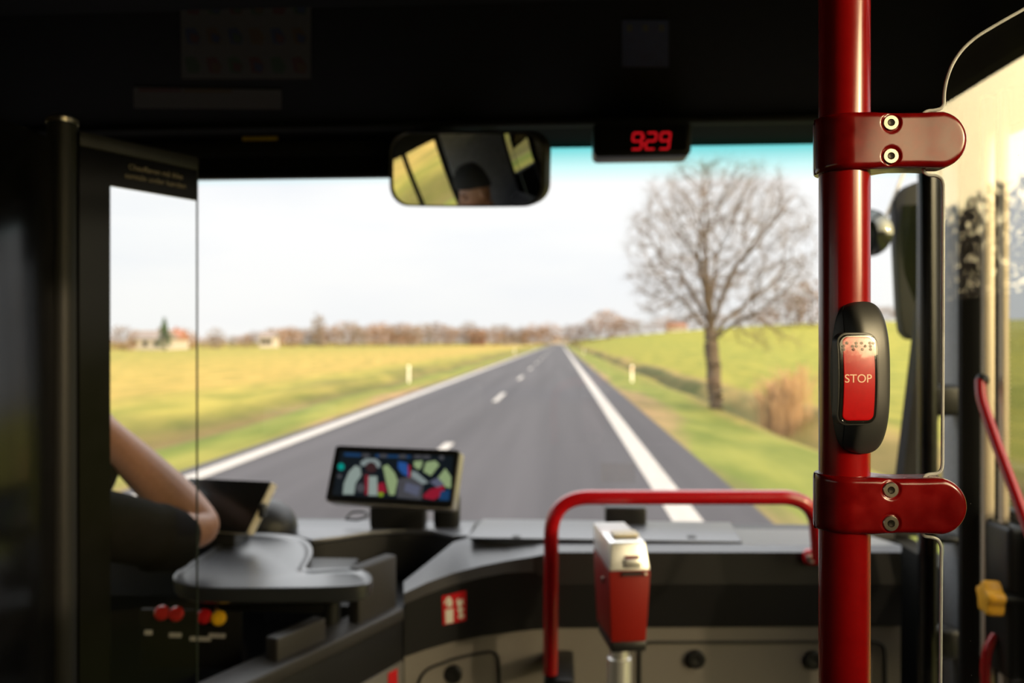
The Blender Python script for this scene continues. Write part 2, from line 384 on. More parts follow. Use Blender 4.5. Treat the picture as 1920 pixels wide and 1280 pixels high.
mx = t.nodes.new('ShaderNodeMixRGB'); mx.blend_type = 'MULTIPLY'; mx.inputs[0].default_value = 1; t.links.new(rp.outputs[0], mx.inputs[1]); t.links.new(r2.outputs[0], mx.inputs[2]); t.links.new(mx.outputs[0], b.inputs['Base Color'])
struct('field', mb, fm, 'green and straw coloured farmland with ditches on both sides of the road', 'field', angle=80)

am = bpy.data.materials.new('asphalt'); am.use_nodes = True; t = am.node_tree; b = t.nodes['Principled BSDF']; b.inputs['Roughness'].default_value = .8; b.inputs['Specular IOR Level'].default_value = .22
g = t.nodes.new('ShaderNodeNewGeometry'); mpn = t.nodes.new('ShaderNodeMapping'); mpn.inputs['Scale'].default_value = (1.3, .035, 1); t.links.new(g.outputs['Position'], mpn.inputs[0])
nz = t.nodes.new('ShaderNodeTexNoise'); nz.inputs['Scale'].default_value = 1.0; nz.inputs['Detail'].default_value = 4; t.links.new(mpn.outputs[0], nz.inputs[0])
rp = t.nodes.new('ShaderNodeValToRGB'); t.links.new(nz.outputs[0], rp.inputs[0]); rp.color_ramp.elements[0].position = .3; rp.color_ramp.elements[1].position = .72
rp.color_ramp.elements[0].color = (.031, .029, .034, 1); rp.color_ramp.elements[1].color = (.050, .047, .054, 1); t.links.new(rp.outputs[0], b.inputs['Base Color'])
pm = mat('road_paint', (.27, .25, .235), .6, nscale=6, namt=.15)
road = sgroup('road', 'grey asphalt country road running straight to the horizon', 'road', (-1.7, 20, 0))
obj('road_surface', MB().add(box2((-5.85, -60, -.12), (2.35, 900, 0))), am, road)
for x in (-5.4, 1.42): obj('edge_line', MB().add(box2((x - .17, -60, -.01), (x + .17, 900, .006))), pm, road, 'solid white edge line')
for k in range(1, 30):
    yc = 13.4 + 15.2 * (k - 1); obj('centre_dash', MB().add(box2((-2.26, yc - 2.2, -.01), (-2.08, yc + 2.2, .006))), pm, road, 'white dash of the centre line')

# --- bus shell
struct('floor', MB().add(box2((XL, -4, .36), (XR, 2.36, .40))), M['floor'], 'dark floor of the bus', 'floor')
struct('ceiling', MB().add(box2((XL, -4, 2.65), (XR, 1.62, 2.70))), M['header'], 'black ceiling of the bus', 'ceiling')
struct('wall_back', MB().add(box2((XL, -4.06, .36), (XR, -4.0, 2.70))), M['shell'], 'dark rear end of the passenger compartment', 'wall')
mb = MB()   # right side wall: opening for the window behind the door, opening for the front door
o = .06
mb.add(box2((XR, -4, .36), (XR + o, .20, 2.08))); mb.add(box2((XR, -4, 2.62), (XR + o, .66, 2.72))); mb.add(box2((XR, .66, 2.56), (XR + o, 2.05, 2.72))); mb.add(box2((XR, -4, 2.08), (XR + o, -1.70, 2.62)))
mb.add(box2((XR, .20, .36), (XR + o, .66, 2.62))); mb.add(box2((XR, 2.02, .36), (XR + o, 2.36, 1.44)))
struct('wall_right', mb, M['shell'], 'dark right side wall of the bus around the door', 'wall')
mb = MB()
mb.add(box2((XL - o, -4, .36), (XL, 2.36, 1.30))); mb.add(box2((XL - o, -4, 2.30), (XL, 2.05, 2.72))); mb.add(box2((XL - o, -4, 1.30), (XL, -1.2, 2.30)))
mb.add(box2((XL - o, -1.2, 1.30), (XL, .93, 1.78))); mb.add(box2((XL - o, .93, 1.30), (XL, 1.49, 2.30))); mb.add(box2((XL - o, 2.05, 1.30), (XL, 2.36, 1.44)))
struct('wall_left', mb, M['shell'], 'dark left side wall of the bus beside the driver', 'wall')
struct('wall_front', MB().add(box2((XL - .06, 2.36, .36), (XR + .06, 2.42, 1.455))), M['dash_black'], 'black bus front below the windscreen', 'wall')
# header above the windscreen: leaning face + underside
HA, HB = (1.8, 2.497), (1.5, 2.665)
HN = Vector((0, -(HB[1] - HA[1]), (HB[0] - HA[0]))).normalized()
prof = [(1.8, 2.497), (2.05, 2.497), (2.05, 2.72), (1.5, 2.72), (1.5, 2.665)]
mb = MB().add(prism([(XL, y, z) for y, z in prof], (XR - XL, 0, 0)))
struct('wall_header', mb, M['header'], 'black overhead bulkhead above the windscreen', 'wall')
obj('trim_strip', MB().add(box2((XL, 1.79, 2.488), (XR, 1.83, 2.499), .004)), M['shell'], bpy.data.objects['wall_header'], 'thin satin edge strip')
# windscreen
def wsp(px, t):   # point on windscreen: t=0 base, 1 top, x from world
    return (px, 2.31 - .29 * t, 1.45 + 1.06 * t)
win = sgroup('window_1', 'large bus windscreen with turquoise tint along its upper edge', 'window', (-.33, 2.3, 1.45))
rows = [[Vector(wsp(XL + (XR + .02 - XL) * i / 12, t / 12)) for i in range(13)] for t in range(13)]
obj('pane', MB().add(grid(rows)), M['wind'], win)
mb = MB().add(prism([wsp(XL - .06, 0), wsp(XL + .03, 0), wsp(XL + .03, 1), wsp(XL - .06, 1)], (0, .05, 0))); obj('pillar', mb, M['shell'], win)
mb = MB().add(prism([wsp(XR + .005, 0), wsp(XR + .08, 0), wsp(XR + .08, 1.08), wsp(XR + .005, 1.08)], (0, .05, 0))); obj('pillar', mb, M['rubber'], win)
obj('gasket', MB().add(box2((XL, 2.30, 1.44), (XR, 2.335, 1.462), .004)), M['rubber'], win)
# side windows
def side_window(name, x, y0, y1, z0, z1, divs, label, m_=None):
    m_ = m_ or M['pane']
    r = sgroup(name, label, 'window', (x, (y0 + y1) / 2, z0))
    mb = MB(); fw = .02
    for a, b_ in (((y0, z0), (y1, z0 + fw)), ((y0, z1 - fw), (y1, z1)), ((y0, z0), (y0 + fw, z1)), ((y1 - fw, z0), (y1, z1))):
        mb.add(box2((x - .02, a[0], a[1]), (x + .02, b_[0], b_[1])))
    obj('frame', mb, M['rubber'], r)
    for d in divs: obj('divider', MB().add(box2((x - .018, d - .02, z0), (x + .018, d + .02, z1))), M['rubber'], r)
    obj('pane', MB().add(([(x, y0, z0), (x, y1, z0), (x, y1, z1), (x, y0, z1)], [(0, 1, 2, 3)])), m_, r)
side_window('window_2', XR + .03, -1.70, .20, 2.08, 2.63, (), 'side window of the passenger area behind the front door')
side_window('window_3', XL - .03, 1.49, 2.05, 1.30, 2.30, (1.79,), "driver's side window with dark divider")
side_window('window_4', XL - .03, -1.2, .93, 1.78, 2.30, (0,), 'left passenger window behind the driver cab', M['tinted'])

struct('trim_1', MB().add(box2((XL + .002, .95, 1.15), (XL + .02, 1.47, 2.42), .006)), mat('trim_grey', (.20, .20, .21), .6, nscale=40), "grey inner wall panel beside the driver's head", 'panel')
# --- front door on the right side
def DX(px, x=XR - .01):        # depth at which pixel column px meets the plane x
    d = ray(px, 640); return x * d.y / d.x
door = sgroup('door_1', 'black front door leaf of the bus with sunlit metal edge profiles', 'door', (XR, 1.3, .45))
obj('front_frame', MB().add(box2((XR - .045, 1.845, .42), (XR - .012, 1.93, 2.52), .006)), M['door_grey'], door, 'grey painted door frame edge')
def fin(px0, px1, depth, m, name, z0=.42, z1=2.5, lab=None, ribs=False):
    d0 = ray(px0, 640); d1 = ray(px1, 640); y = depth
    x0 = y * d0.x / d0.y; x1 = y * d1.x / d1.y; mb = MB()
    mb.add(box2((x0, y, z0), (x1, y + .018, z1), .003))
    if ribs:
        z = z0
        while z < z1: mb.add(box2((x0, y - .003, z), (x1, y, z + .004))); z += .0085
    obj(name, mb, m, door, lab)
fin(1803, 1846, 1.72, M['rubber'], 'seal')
fin(1846, 1866, 1.68, M['alu'], 'edge_profile', z0=.9, lab='sunlit metal edge profile')
fin(1866, 1880, 1.684, M['rubber'], 'seal')
fin(1880, 1892, 1.635, M['alu'], 'ribbed_profile', lab='sunlit ribbed metal edge profile', ribs=True)
obj('frame', MB().add(box2((XR - .02, .67, .42), (XR + .02, .74, 2.52))).add(box2((XR - .02, .67, 2.44), (XR + .02, 1.85, 2.52))).add(box2((XR - .02, .67, .42), (XR + .02, 1.85, .7))), M['rubber'], door)
obj('pane', MB().add(([(XR + .008, .72, .66), (XR + .008, 1.84, .66), (XR + .008, 1.84, 2.46), (XR + .008, .72, 2.46)], [(0, 1, 2, 3)])), M['doorpane'], door)
obj('lower_panel', MB().add(box2((XR - .035, 1.50, 1.30), (XR - .004, 1.79, 1.66), .01)), M['plastic'], door)
# ================================================================ THINGS, the largest first
# --- red grab pole
DP = .58
PC = PX(1583, 640, DP); PR = S(90, DP) / 2 * .985
p = thing('grab_pole', 'tall glossy red vertical grab pole carrying the STOP button', 'pole', (PC.x, PC.y, .40))
obj('pole', MB().add(tube([(PC.x, PC.y, .40), (PC.x, PC.y, 1.2), (PC.x, PC.y, 2.0), (PC.x, PC.y, 2.65)], PR, 64)), M['red'], p)
obj('floor_flange', MB().add(lathe([(.04, 0), (.04, .012), (.034, .018), (PR + .001, .02)], (PC.x, PC.y, .40), (0, 0, 1))), M['red'], p)

# --- clamps that hold the clear screen on the pole
def clamp(py, label):
    z0 = PX(1600, py, DP - .0205).z; R = S(107, DP) / 2
    H = S(105, DP - .0205) / 2; xe = PX(1818, 640, DP - .0205).x; xc = PC.x; T = .0195; yc = PC.y; sgn = -1
    root = thing('pole_clamp', label, 'clamp', (xc, yc, z0 - H), 'red clamps on the grab pole')
    sx = PX(1671, 640, DP - .0205).x; szs = (S(30.5, DP - .0205), -S(30.5, DP - .0205))
    xend = xe - H; nx, nz_ = 150, 61; bevr = .0042
    def prof(x):
        if x < xc: f_ = math.sqrt(max(0, R * R - (x - xc) ** 2))
        else:
            f_ = R + ((T if sgn < 0 else .003) - R) * smooth(xc + .004, xc + (.05 if sgn < 0 else .036), x)
        return f_
    def half(x):
        h = H * (1 - .045 * smooth(xc + .01, xc + .028, x) + .03 * smooth(xc + .04, xc + .06, x))
        if x > xend: h = min(h, math.sqrt(max(0, H * H - (x - xend) ** 2)))
        return h
    for sgn, nm in ((-1, 'front_shell'), (1, 'rear_shell')):
        rows = []
        for i in range(nx):
            q = i / (nx - 1)
            x = xc - R + (xe - xc + R) * (q if q > .5 else q) 
            if i < 40: x = xc - R * math.cos(i / 40 * math.pi / 2)
            else: x = xc + (xe - xc) * ((i - 40) / (nx - 41)); 
            if i > nx - 16: 
                k = (i - (nx - 16)) / 15; x1_ = xc + (xe - xc) * ((nx - 16 - 40) / (nx - 41)); x = x1_ + (xe - x1_) * math.sin(k * math.pi / 2)
            h = half(x); row = []
            for j in range(nz_):
                v = math.sin((j / (nz_ - 1) * 2 - 1) * math.pi / 2); z = v * h
                d = h - abs(z)
                if x > xend: d = min(d, H - math.hypot(x - xend, z))
                y = prof(x)
                if d < bevr: y = max(0.0008, y - (bevr - math.sqrt(max(0, bevr * bevr - (bevr - d) ** 2))))
                if sgn < 0:
                    for s_ in szs:
                        rr = math.hypot(x - sx, z - s_)
                        if rr < .0075: y -= .0011 * (1 - smooth(.0056, .0072, rr))
                row.append(Vector((x, yc + sgn * (y + .0004), z0 + z)))
            rows.append(row)
        n = len(rows); mbx = MB().add(grid(rows))
        rows2 = [[Vector((p_.x, yc + sgn * .0004, p_.z)) for p_ in r] for r in rows]
        mbx.add(grid(rows2)); o_ = len(mbx.v) - n * nz_
        for k in range(n - 1):
            for j in (0, nz_ - 1): mbx.f.append((k * nz_ + j, (k + 1) * nz_ + j, o_ + (k + 1) * nz_ + j, o_ + k * nz_ + j)); mbx.m.append(0)
        obj(nm, mbx, M['red_clamp'], root, angle=50)
    sgn = -1
    for s_ in szs:
        r0 = S(28, DP - .0205) / 2; yf = yc - prof(sx) + .0004
        hs = obj('screw', MB().add(lathe([(r0, .001), (r0, -.0004), (r0 * .92, -.0009), (r0 * .48, -.0009), (r0 * .44, -.0005), (r0 * .42, .0004)], (sx, yf, z0 + s_), (0, 1, 0), 32)), M['steel'], root, 'steel hex socket screw')
        obj('socket', MB().add(lathe([(r0 * .43, -.0003), (r0 * .40, -.0007), (.0001, -.00035)], (sx, yf, z0 + s_), (0, 1, 0), 6)), M['socket'], hs)
    return root
clamp(262, 'upper red clamp holding clear screen to the pole, glowing golden in sunlight')
clamp(949, 'lower red clamp holding clear screen to the pole below the STOP button')

# --- clear screen (draught screen behind the door) with worked edge
edge = [(1985, -22), (1920, 17), (1872, 44), (1830, 69), (1803, 93), (1784, 122), (1774, 152), (1770, 175)]
edge = edge + [(1770, 196), (1764, 204), (1752, 207), (1738, 208), (1729, 214), (1729, 306), (1731, 321), (1738, 328), (1755, 329), (1765, 334), (1769, 345)]
edge = edge + [(1767, 872), (1764, 883), (1755, 888), (1740, 889), (1732, 893), (1729, 903), (1728, 998), (1733, 1005), (1750, 1007), (1760, 1012), (1765, 1024), (1763, 1330), (1762, 1500)]
DS = DP - .011
pts = [PX(x, y, DS) for x, y in edge]
pg = thing('glass_screen', 'clear draught screen beside the red pole with pale edge running up from floor to ceiling', 'screen', (.5, DP, 1.2))
poly = pts + [Vector((XR, DS, pts[-1].z)), Vector((XR, DS, pts[0].z))]
obj('pane', MB().add((poly, [tuple(range(len(poly)))])), M['plexi'], pg)
ep = fillet(pts, .006, 3)
obj('edge_strip', MB().add(tube(ep, S(6.2, DP) / 2, 8)), M['plexi_edge'], pg, 'pale edge of the screen')
obj('wall_fixing', MB().add(box2((XR - .03, DP - .02, 1.5), (XR, DP + .02, 2.3), .004)), M['rubber'], pg)

# --- STOP button
yb = math.radians(16); OUT = Vector((math.sin(yb), -math.cos(yb), 0)); RT = Vector((math.cos(yb), math.sin(yb), 0)); UP = Vector((0, 0, 1))
zb = PX(1592, 709, DP - .03).z
CB = Vector((PC.x, PC.y, zb)) + RT * .0012
Hh = S(279, DP - .02) / 2; Wd = S(94, DP - .025) / 2; d0 = .0375
sb_ = thing('stop_button', 'black oval request button with red STOP panel on the red pole', 'button', (CB.x, CB.y, zb - Hh))
rows = []; NR, NC = 60, 48
for i in range(NR + 1):
    w_ = -math.cos(i / NR * math.pi); ww = abs(w_)
    a = Wd * (1 - .20 * ww ** 2.4) * max(0, 1 - ww ** 16) ** .35; dd = .024 + (d0 - .024) * (max(0, 1 - ww ** 3.4)) ** .9
    row = []
    for k in range(NC + 1):
        q = math.pi * k / NC; cx, sy = math.cos(q), math.sin(q); ex = 2 / 6.5
        u = math.copysign(abs(cx) ** ex, cx) * a; d = abs(sy) ** ex * dd
        u *= 1 - .16 * (d / d0) ** 2
        d -= .0020 * (u / Wd) ** 2
        row.append(CB + RT * u + OUT * (d - .004) + UP * (w_ * Hh))
    rows.append(row)
mb = MB().add(grid(rows))
mb.add(([r[0] for r in rows] + [r[-1] for r in rows], [(i, i + 1, NR + 1 + i + 1, NR + 1 + i) for i in range(NR)]))
obj('housing', mb, M['housing'], sb_, angle=60)
obj('seam', MB().add(tube([rows[i][NC - 5] * 1.0 for i in range(5, NR - 4)], .0003, 6)), M['groove'], sb_)
FO = d0 - .0040; P0 = CB + OUT * FO
def on(px, py, k=0.0): return PP(px, py, P0 + OUT * k, OUT)
def loc(pv): dlt = pv - P0; return dlt.dot(RT), dlt.z
a0 = loc(on(1578, 626)); a1 = loc(on(1643, 794)); cx, cz = (a0[0] + a1[0]) / 2, (a0[1] + a1[1]) / 2; lw, lh = abs(a1[0] - a0[0]), abs(a1[1] - a0[1])
def bulge(z, x=0): return -2.5 * z * z - 4.5 * x * x
def pad(cx, cz, w_, h_, r, o0, o1, nseg=24):
    """rounded panel that follows the curved front of the housing: rings from rim to centre"""
    prof = resample(rrect(cx, cz, w_, h_, r, 8), 120); rings = []
    for sc, oo in [(1.0, o0), (.995, o1 - .0002), (.97, o1)] + [(q_ / 20, o1) for q_ in range(19, 0, -1)] + [(.004, o1)]:
        ring = []
        for x, z in prof:
            xx, zz = cx + (x - cx) * sc, cz + (z - cz) * sc; ring.append(P0 + RT * xx + UP * zz + OUT * (oo + bulge(zz, xx)))
        rings.append(ring)
    return grid(rings, True)
obj('bezel', MB().add(pad(cx, cz, lw + .0022, lh + .0022, .0075, -.004, .0012)), M['housing'], sb_)
obj('button_rim', MB().add(pad(cx, cz, lw, lh, .0065, -.002, .00165)), M['lens_rim'], sb_, 'dark glossy rim of the red panel')
b0 = loc(on(1583.5, 631)); b1 = loc(on(1637.5, 788))
bw, bh = abs(b1[0] - b0[0]), abs(b1[1] - b0[1]); bx, bz = (b0[0] + b1[0]) / 2, (b0[1] + b1[1]) / 2
btn = obj('button_panel', MB().add(pad(bx, bz, bw, bh, .0042, -.001, .0021)), M['lens_red'], sb_, 'red STOP panel')
lz = loc(on(1611, 717))[1]
lx = loc(on(1611, 717))[0]
l0 = loc(on(1584, 717)); l1 = loc(on(1630, 717))
lt_ = text('lettering', 'STOP', .008, P0 + RT * l0[0] + UP * l0[1] + OUT * (.0022 + bulge(lz)), RT, UP, M['letter'], btn, fit=l1[0] - l0[0], ext=.0001)
for v in lt_.data.vertices: v.co.z += bulge(lz + v.co.y, l0[0] + v.co.x) - bulge(lz)
for (qx, qy) in [(257, 354), (324, 354), (363, 354), (427, 354), (452, 354), (233, 379), (297, 379), (324, 379), (389, 379), (428, 379), (233, 405), (300, 405), (365, 405), (428, 405)]:
    l_ = loc(on(1530 + qx / 4.267, 560 + qy / 4.267))
    obj('braille_dot', MB().add(ball(P0 + RT * l_[0] + UP * l_[1] + OUT * (.0022 + bulge(l_[1], l_[0])), .00105, 10)), M['dot'], btn)
obj('cover', MB().add(pad(cx, cz, lw * .985, lh * .985, .0062, .0016, .0036)), M['lens'], sb_, 'clear glossy cover')

# --- dashboard
cols = [757, 775, 800, 825, 850, 875, 900, 925, 950, 975, 1000, 1040, 1100, 1300, 1500, 1690]
def ip(x, tab):
    for (a, ya), (b_, yb_) in zip(tab, tab[1:]):
        if x <= b_: return ya + (yb_ - ya) * (x - a) / (b_ - a) if x >= a else ya
    return tab[-1][1]
T1 = [(757, 1090), (800, 1056), (850, 1016), (872, 1008), (950, 1018), (1040, 1022), (1690, 1022)]
D1 = [(757, 1.93), (850, 2.05), (900, 2.03), (1000, 2.0), (1040, 1.97), (1690, 1.97)]
T2 = [(757, 1112), (800, 1092), (850, 1074), (900, 1061), (950, 1051), (1000, 1043), (1040, 1035), (1690, 1035)]
D2 = [(757, 1.865), (850, 1.92), (950, 1.95), (1040, 1.945), (1690, 1.945)]
T3 = [(757, 1133), (800, 1114), (850, 1096), (900, 1083), (950, 1074), (1000, 1072), (1040, 1095), (1690, 1095)]
D3 = [(757, 1.85), (850, 1.905), (950, 1.935), (1040, 1.935), (1690, 1.935)]
T4 = [(757, 1232), (800, 1217), (850, 1203), (900, 1193), (950, 1186), (1000, 1180), (1040, 1177), (1690, 1173)]
D4 = [(757, 1.87), (850, 1.925), (950, 1.955), (1040, 1.965), (1690, 1.965)]
dash = thing('dashboard', 'long dashboard under the windscreen, grey top, black band and grey lower panel', 'dashboard', (.25, 2.1, .40))
R1 = [PX(c, ip(c, T1), ip(c, D1)) for c in cols]; R2 = [PX(c, ip(c, T2), ip(c, D2)) for c in cols]
R3 = [PX(c, ip(c, T3), ip(c, D3)) for c in cols]; R4 = [PX(c, ip(c, T4), ip(c, D4)) for c in cols]
R0 = [Vector((p_.x, 2.31, 1.466)) for p_ in R1]
def sheet(a, b_, name, m, thick=(0, .03, -.02), lab=None):
    mbx = MB().add(grid([a, b_])); th = Vector(thick)
    a2 = [p_ + th for p_ in a]; b2 = [p_ + th for p_ in b_]; mbx.add(grid([a2, b2])); n = len(a)
    for i in range(n - 1):
        mbx.f += [(i, i + 1, 2 * n + i + 1, 2 * n + i), (n + i, n + i + 1, 3 * n + i + 1, 3 * n + i)]; mbx.m += [0, 0]
    for i in (0, n - 1): mbx.f.append((i, n + i, 3 * n + i, 2 * n + i)); mbx.m.append(0)
    return obj(name, mbx, m, dash, lab, angle=50)
i0 = 5
sheet(R0[i0:], R1[i0:], 'top_panel', M['dash_top'], (0, 0, -.03), 'pale grey top')
sheet(R1, R2, 'sloped_edge', M['dash_top'], (0, .03, -.03))
sheet(R2[:11], R3[:11], 'bevel', M['barrier'])
R23 = [a.copy() for a in R3]
sheet(R3[:11], R4[:11], 'front_band', M['dash_black'], (0, .03, 0), 'black front band')
sheet(R2[10:], R3[10:], 'front_band', M['dash_black'], (0, .03, 0), 'black front band')
sheet(R3[10:], R4[10:], 'front_band', M['dash_black'], (0, .03, 0), 'black front band')
R5 = [Vector((p_.x, p_.y + .005, .45)) for p_ in R4]; R4b = [p_ + Vector((0, .005, 0)) for p_ in R4]
sheet(R4b, R5, 'lower_panel', M['dash_grey'], (0, .03, 0), 'warm grey lower panel')
# locker doors with round locks, grooves
def groove_path(pp, d=1.97):
    return tube(fillet([PX(x, y, ip(x, D4) + .001) for x, y in pp], .03, 5), .0035, 8)
gl_ = obj('locker_door', MB().add(groove_path([(775, 1330), (790, 1258), (860, 1232), (935, 1218), (940, 1330)])), M['groove'], dash, 'rounded locker door outline')
def lock(px, py, par):
    c = PX(px, py, ip(px, D4)); r = S(17, 1.96)
    obj('lock', MB().add(lathe([(r, .004), (r, -.006), (r * .85, -.010), (r * .3, -.011), (.0005, -.008)], c, (0, 1, 0), 24)), M['plastic'], par, 'round black turn lock')
lock(850, 1263, gl_)
g2 = obj('locker_door', MB().add(groove_path([(1200, 1330), (1200, 1204), (1660, 1202), (1662, 1330)])), M['groove'], dash, 'long locker door outline')
lock(1305, 1235, g2); lock(1525, 1237, g2)
# vent panel on the dash top
q = [PX(905, 980, 2.28), PX(1370, 984, 2.28), PX(1392, 1016, 2.0), PX(878, 1013, 2.0)]
for v in q: v.z = 1.473 + (2.28 - v.y) * .055 + .012
vp_ = obj('access_panel', MB().add(prism(q, (0, 0, .006), .004)), M['dash_top'], dash, 'flat access panel on top')
for px in (968, 1297):
    c = PZ(px, 1008, 1.503); obj('fixing', MB().add(lathe([(.012, 0), (.012, .004), (.007, .006)], c, (0, 0, 1), 20)), M['plastic'], vp_)
# left deck behind the tray and the hollow below the monitor
deck = [PZ(x, y, 1.478) for x, y in ((430, 1000), (548, 1002), (585, 1011), (640, 1004), (690, 996), (760, 991), (810, 993), (850, 1003), (880, 1003))]
dk = deck + [Vector((deck[-1].x, 2.30, 1.478)), Vector((XL + .1, 2.30, 1.478)), Vector((XL + .1, deck[0].y, 1.478))]
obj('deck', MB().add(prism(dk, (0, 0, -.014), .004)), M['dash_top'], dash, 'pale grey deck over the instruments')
obj('deck_front_shade', MB().add(prism([Vector((p_.x, p_.y + .004, 1.463)) for p_ in dk], (0, 0, -.16))), M['dash_black'], dash, 'front below the deck, blackened to stand for its shade')  # shade on the deck's front face, put in as black colour
obj('storage_bin', MB().add(box2((-.75, 1.98, 1.28), (-.30, 2.2, 1.335), .01)), M['dash_black'], dash, 'dark hollow storage bin')

# --- driver cab barrier running back from the dash
ba = PZ(757, 1138, 1.38); bb = PZ(460, 1279, 1.38); dv = (bb - ba).normalized(); nv = Vector((-dv.y, dv.x, 0)); 
if nv.x > 0: nv = -nv
be = ba + dv * .68
bar = thing('cab_barrier', 'low dark barrier wall between the driver cab and the aisle', 'barrier', ((ba.x + be.x) / 2, (ba.y + be.y) / 2, .40))
wq = .078
def plan(z, w0=0, w1=wq, s0=0, s1=None):
    e_ = be if s1 is None else ba + dv * s1; st = ba + dv * s0
    out = [st + nv * w0, e_ + nv * w0, e_ + nv * w1, st + nv * w1]
    return [Vector((p_.x, p_.y, z)) for p_ in out]
obj('sill', MB().add(prism(plan(1.38, -.003), (0, 0, -.03), .006, 3)), M['barrier'], bar)
obj('upper_band', MB().add(prism(plan(1.355, .003), (0, 0, -.102), .003)), M['dash_black'], bar, 'black upper band')
obj('lower_panel', MB().add(prism(plan(1.256, .0), (0, 0, -.85), .003)), M['dash_grey'], bar, 'warm grey lower panel')
obj('upstand', MB().add(prism(plan(1.500, .020, .052, .0, .135), (0, 0, -.135), .005, 3)), M['barrier'], bar, 'tall dark upstand')
obj('upstand', MB().add(prism(plan(1.424, .020, .052, .238, .375), (0, 0, -.06), .004, 3)), M['barrier'], bar, 'low dark upstand')

# --- payment tray
zt = 1.497
op = [(322, 1077), (330, 1091), (355, 1099), (401, 1102), (520, 1102), (637, 1100), (676, 1097), (697, 1090), (699, 1080), (690, 1070), (667, 1063), (620, 1064), (585, 1067), (572, 1064),
      (577, 1056), (586, 1040), (587, 1027), (579, 1014), (562, 1005), (525, 999), (480, 996), (446, 996), (425, 1008), (385, 1036), (345, 1060)]
tr_ = [PZ(x, y, zt) for x, y in op]
# smooth the outline
def chaikin(P, n=2):
    for _ in range(n):
        Q = []
        for i in range(len(P)):
            a, b_ = P[i], P[(i + 1) % len(P)]; Q += [a * .75 + b_ * .25, a * .25 + b_ * .75]
        P = Q
    return P
tr_ = chaikin(tr_, 2); ctr = sum(tr_, Vector()) / len(tr_)
def inset(P, d):
    out = []; n = len(P)
    for i in range(n):
        t_ = (P[(i + 1) % n] - P[i - 1]).normalized(); nn = Vector((-t_.y, t_.x, 0)); out.append(P[i] + nn * d)
    return out
area = sum(tr_[i].x * tr_[(i + 1) % len(tr_)].y - tr_[(i + 1) % len(tr_)].x * tr_[i].y for i in range(len(tr_)))
sg = 1 if area > 0 else -1
ty = thing('payment_tray', 'black lobed payment tray with raised rim beside the driver', 'tray', (ctr.x, ctr.y, zt - .08))
rings = []
for ins, dz in ((.012, -.036), (.002, -.030), (.0, -.010), (.0, -.002), (.002, 0), (.008, 0), (.012, -.002), (.017, -.0065), (.024, -.007)):
    rings.append([p_ + Vector((0, 0, dz)) for p_ in inset(tr_, ins * sg)])
mb = MB().add(grid(rings, True)); n = len(tr_); mb.f.append(tuple((len(rings) - 1) * n + k for k in range(n))); mb.m.append(0); mb.f.append(tuple(range(n))[::-1]); mb.m.append(0)
obj('tray_top', mb, M['tray'], ty, angle=40)
sp_ = PX(632, 1150, 1.72)
obj('support', MB().add(tube([(sp_.x - .02, 1.74, 1.30), (sp_.x - .02, 1.74, 1.46)], .022, 16)).add(box2((-.80, 1.72, 1.40), (-.5, 1.98, 1.456), .01)), M['plastic'], ty)

# --- curved red handrail in front of the dash
DH = 1.82
hr = [PX(1032, 1262, DH), PX(1034, 932, DH), PX(1527, 932, DH), PX(1536, 1047, DH + .04)]
h = thing('handrail', 'curved red handrail tube in front of the dashboard', 'handrail', (hr[0].x, DH, hr[0].z - .03))
obj('rail', MB().add(tube(fillet(hr, S(72, DH), 14), S(27.5, DH) / 2, 24)), M['red_rail'], h)
c = PX(1522, 1046, 1.918); obj('end_flange', MB().add(box(c + Vector((.016, .012, 0)), (.066, .026, .038), .0125, 4)), M['red_rail'], h)
obj('bolt', MB().add(lathe([(.010, 0), (.010, -.006), (.006, -.008)], c + Vector((-.003, 0, 0)), (0, 1, 0), 18)), M['steel'], h, 'steel bolt')
obj('foot_bracket', MB().add(box(hr[0] + Vector((.02, .07, -.02)), (.07, .18, .03), .008)), M['plastic'], h, 'black bracket under the rail')

# --- ticket validator
DV = 1.62
va = PX(1142, 1100, DV); vb = PX(1223, 1100, DV)
wv = (vb - va).length; vr = math.radians(10)
VR = Vector((math.cos(vr), math.sin(vr), 0)); VB = Vector((-math.sin(vr), math.cos(vr), 0))
v0 = PX(1142, 1075, DV)
zt1 = PX(1138, 1021, DV).z; zt2 = PX(1138, 1072, DV).z; zt3 = PX(1138, 1207, DV).z; dp_ = .15
def V(a, b_, z): pp = v0 + VR * a + VB * b_; return Vector((pp.x, pp.y, z))
val = thing('ticket_validator', 'red ticket validator box with silver sloping head on a chrome post', 'ticket machine', V(wv / 2, dp_ / 2, zt3 - .35))
inn = .008
fr = [V(inn, 0.012, zt1), V(0, 0, zt2), V(-.002, dp_ * .98, zt2 + .005), V(inn - .004, dp_, zt1 + .022)]
hd = MB()
tp = [V(.007, .016, zt1), V(wv - .006, .016, zt1), V(wv - .016, dp_, zt1 + .012), V(.0, dp_, zt1 + .012)]
md = [V(0, 0, zt2), V(wv, 0, zt2), V(wv - .004, dp_, zt2 + .012), V(0.0, dp_, zt2 + .012)]
bm = bmesh.new(); A_ = [bm.verts.new(p_) for p_ in tp]; B_ = [bm.verts.new(p_) for p_ in md]; bm.faces.new(A_); bm.faces.new(B_[::-1])
for i in range(4): bm.faces.new((A_[i], B_[i], B_[(i + 1) % 4], A_[(i + 1) % 4]))
bmesh.ops.recalc_face_normals(bm, faces=bm.faces); bev(bm, .004, 3); hd.add(from_bm(bm))
head = obj('head', hd, M['chrome'], val, 'silver head')
lo = [V(.006, .006, zt3), V(wv - .008, .006, zt3), V(wv - .010, dp_ - .01, zt3), V(.006, dp_ - .01, zt3)]
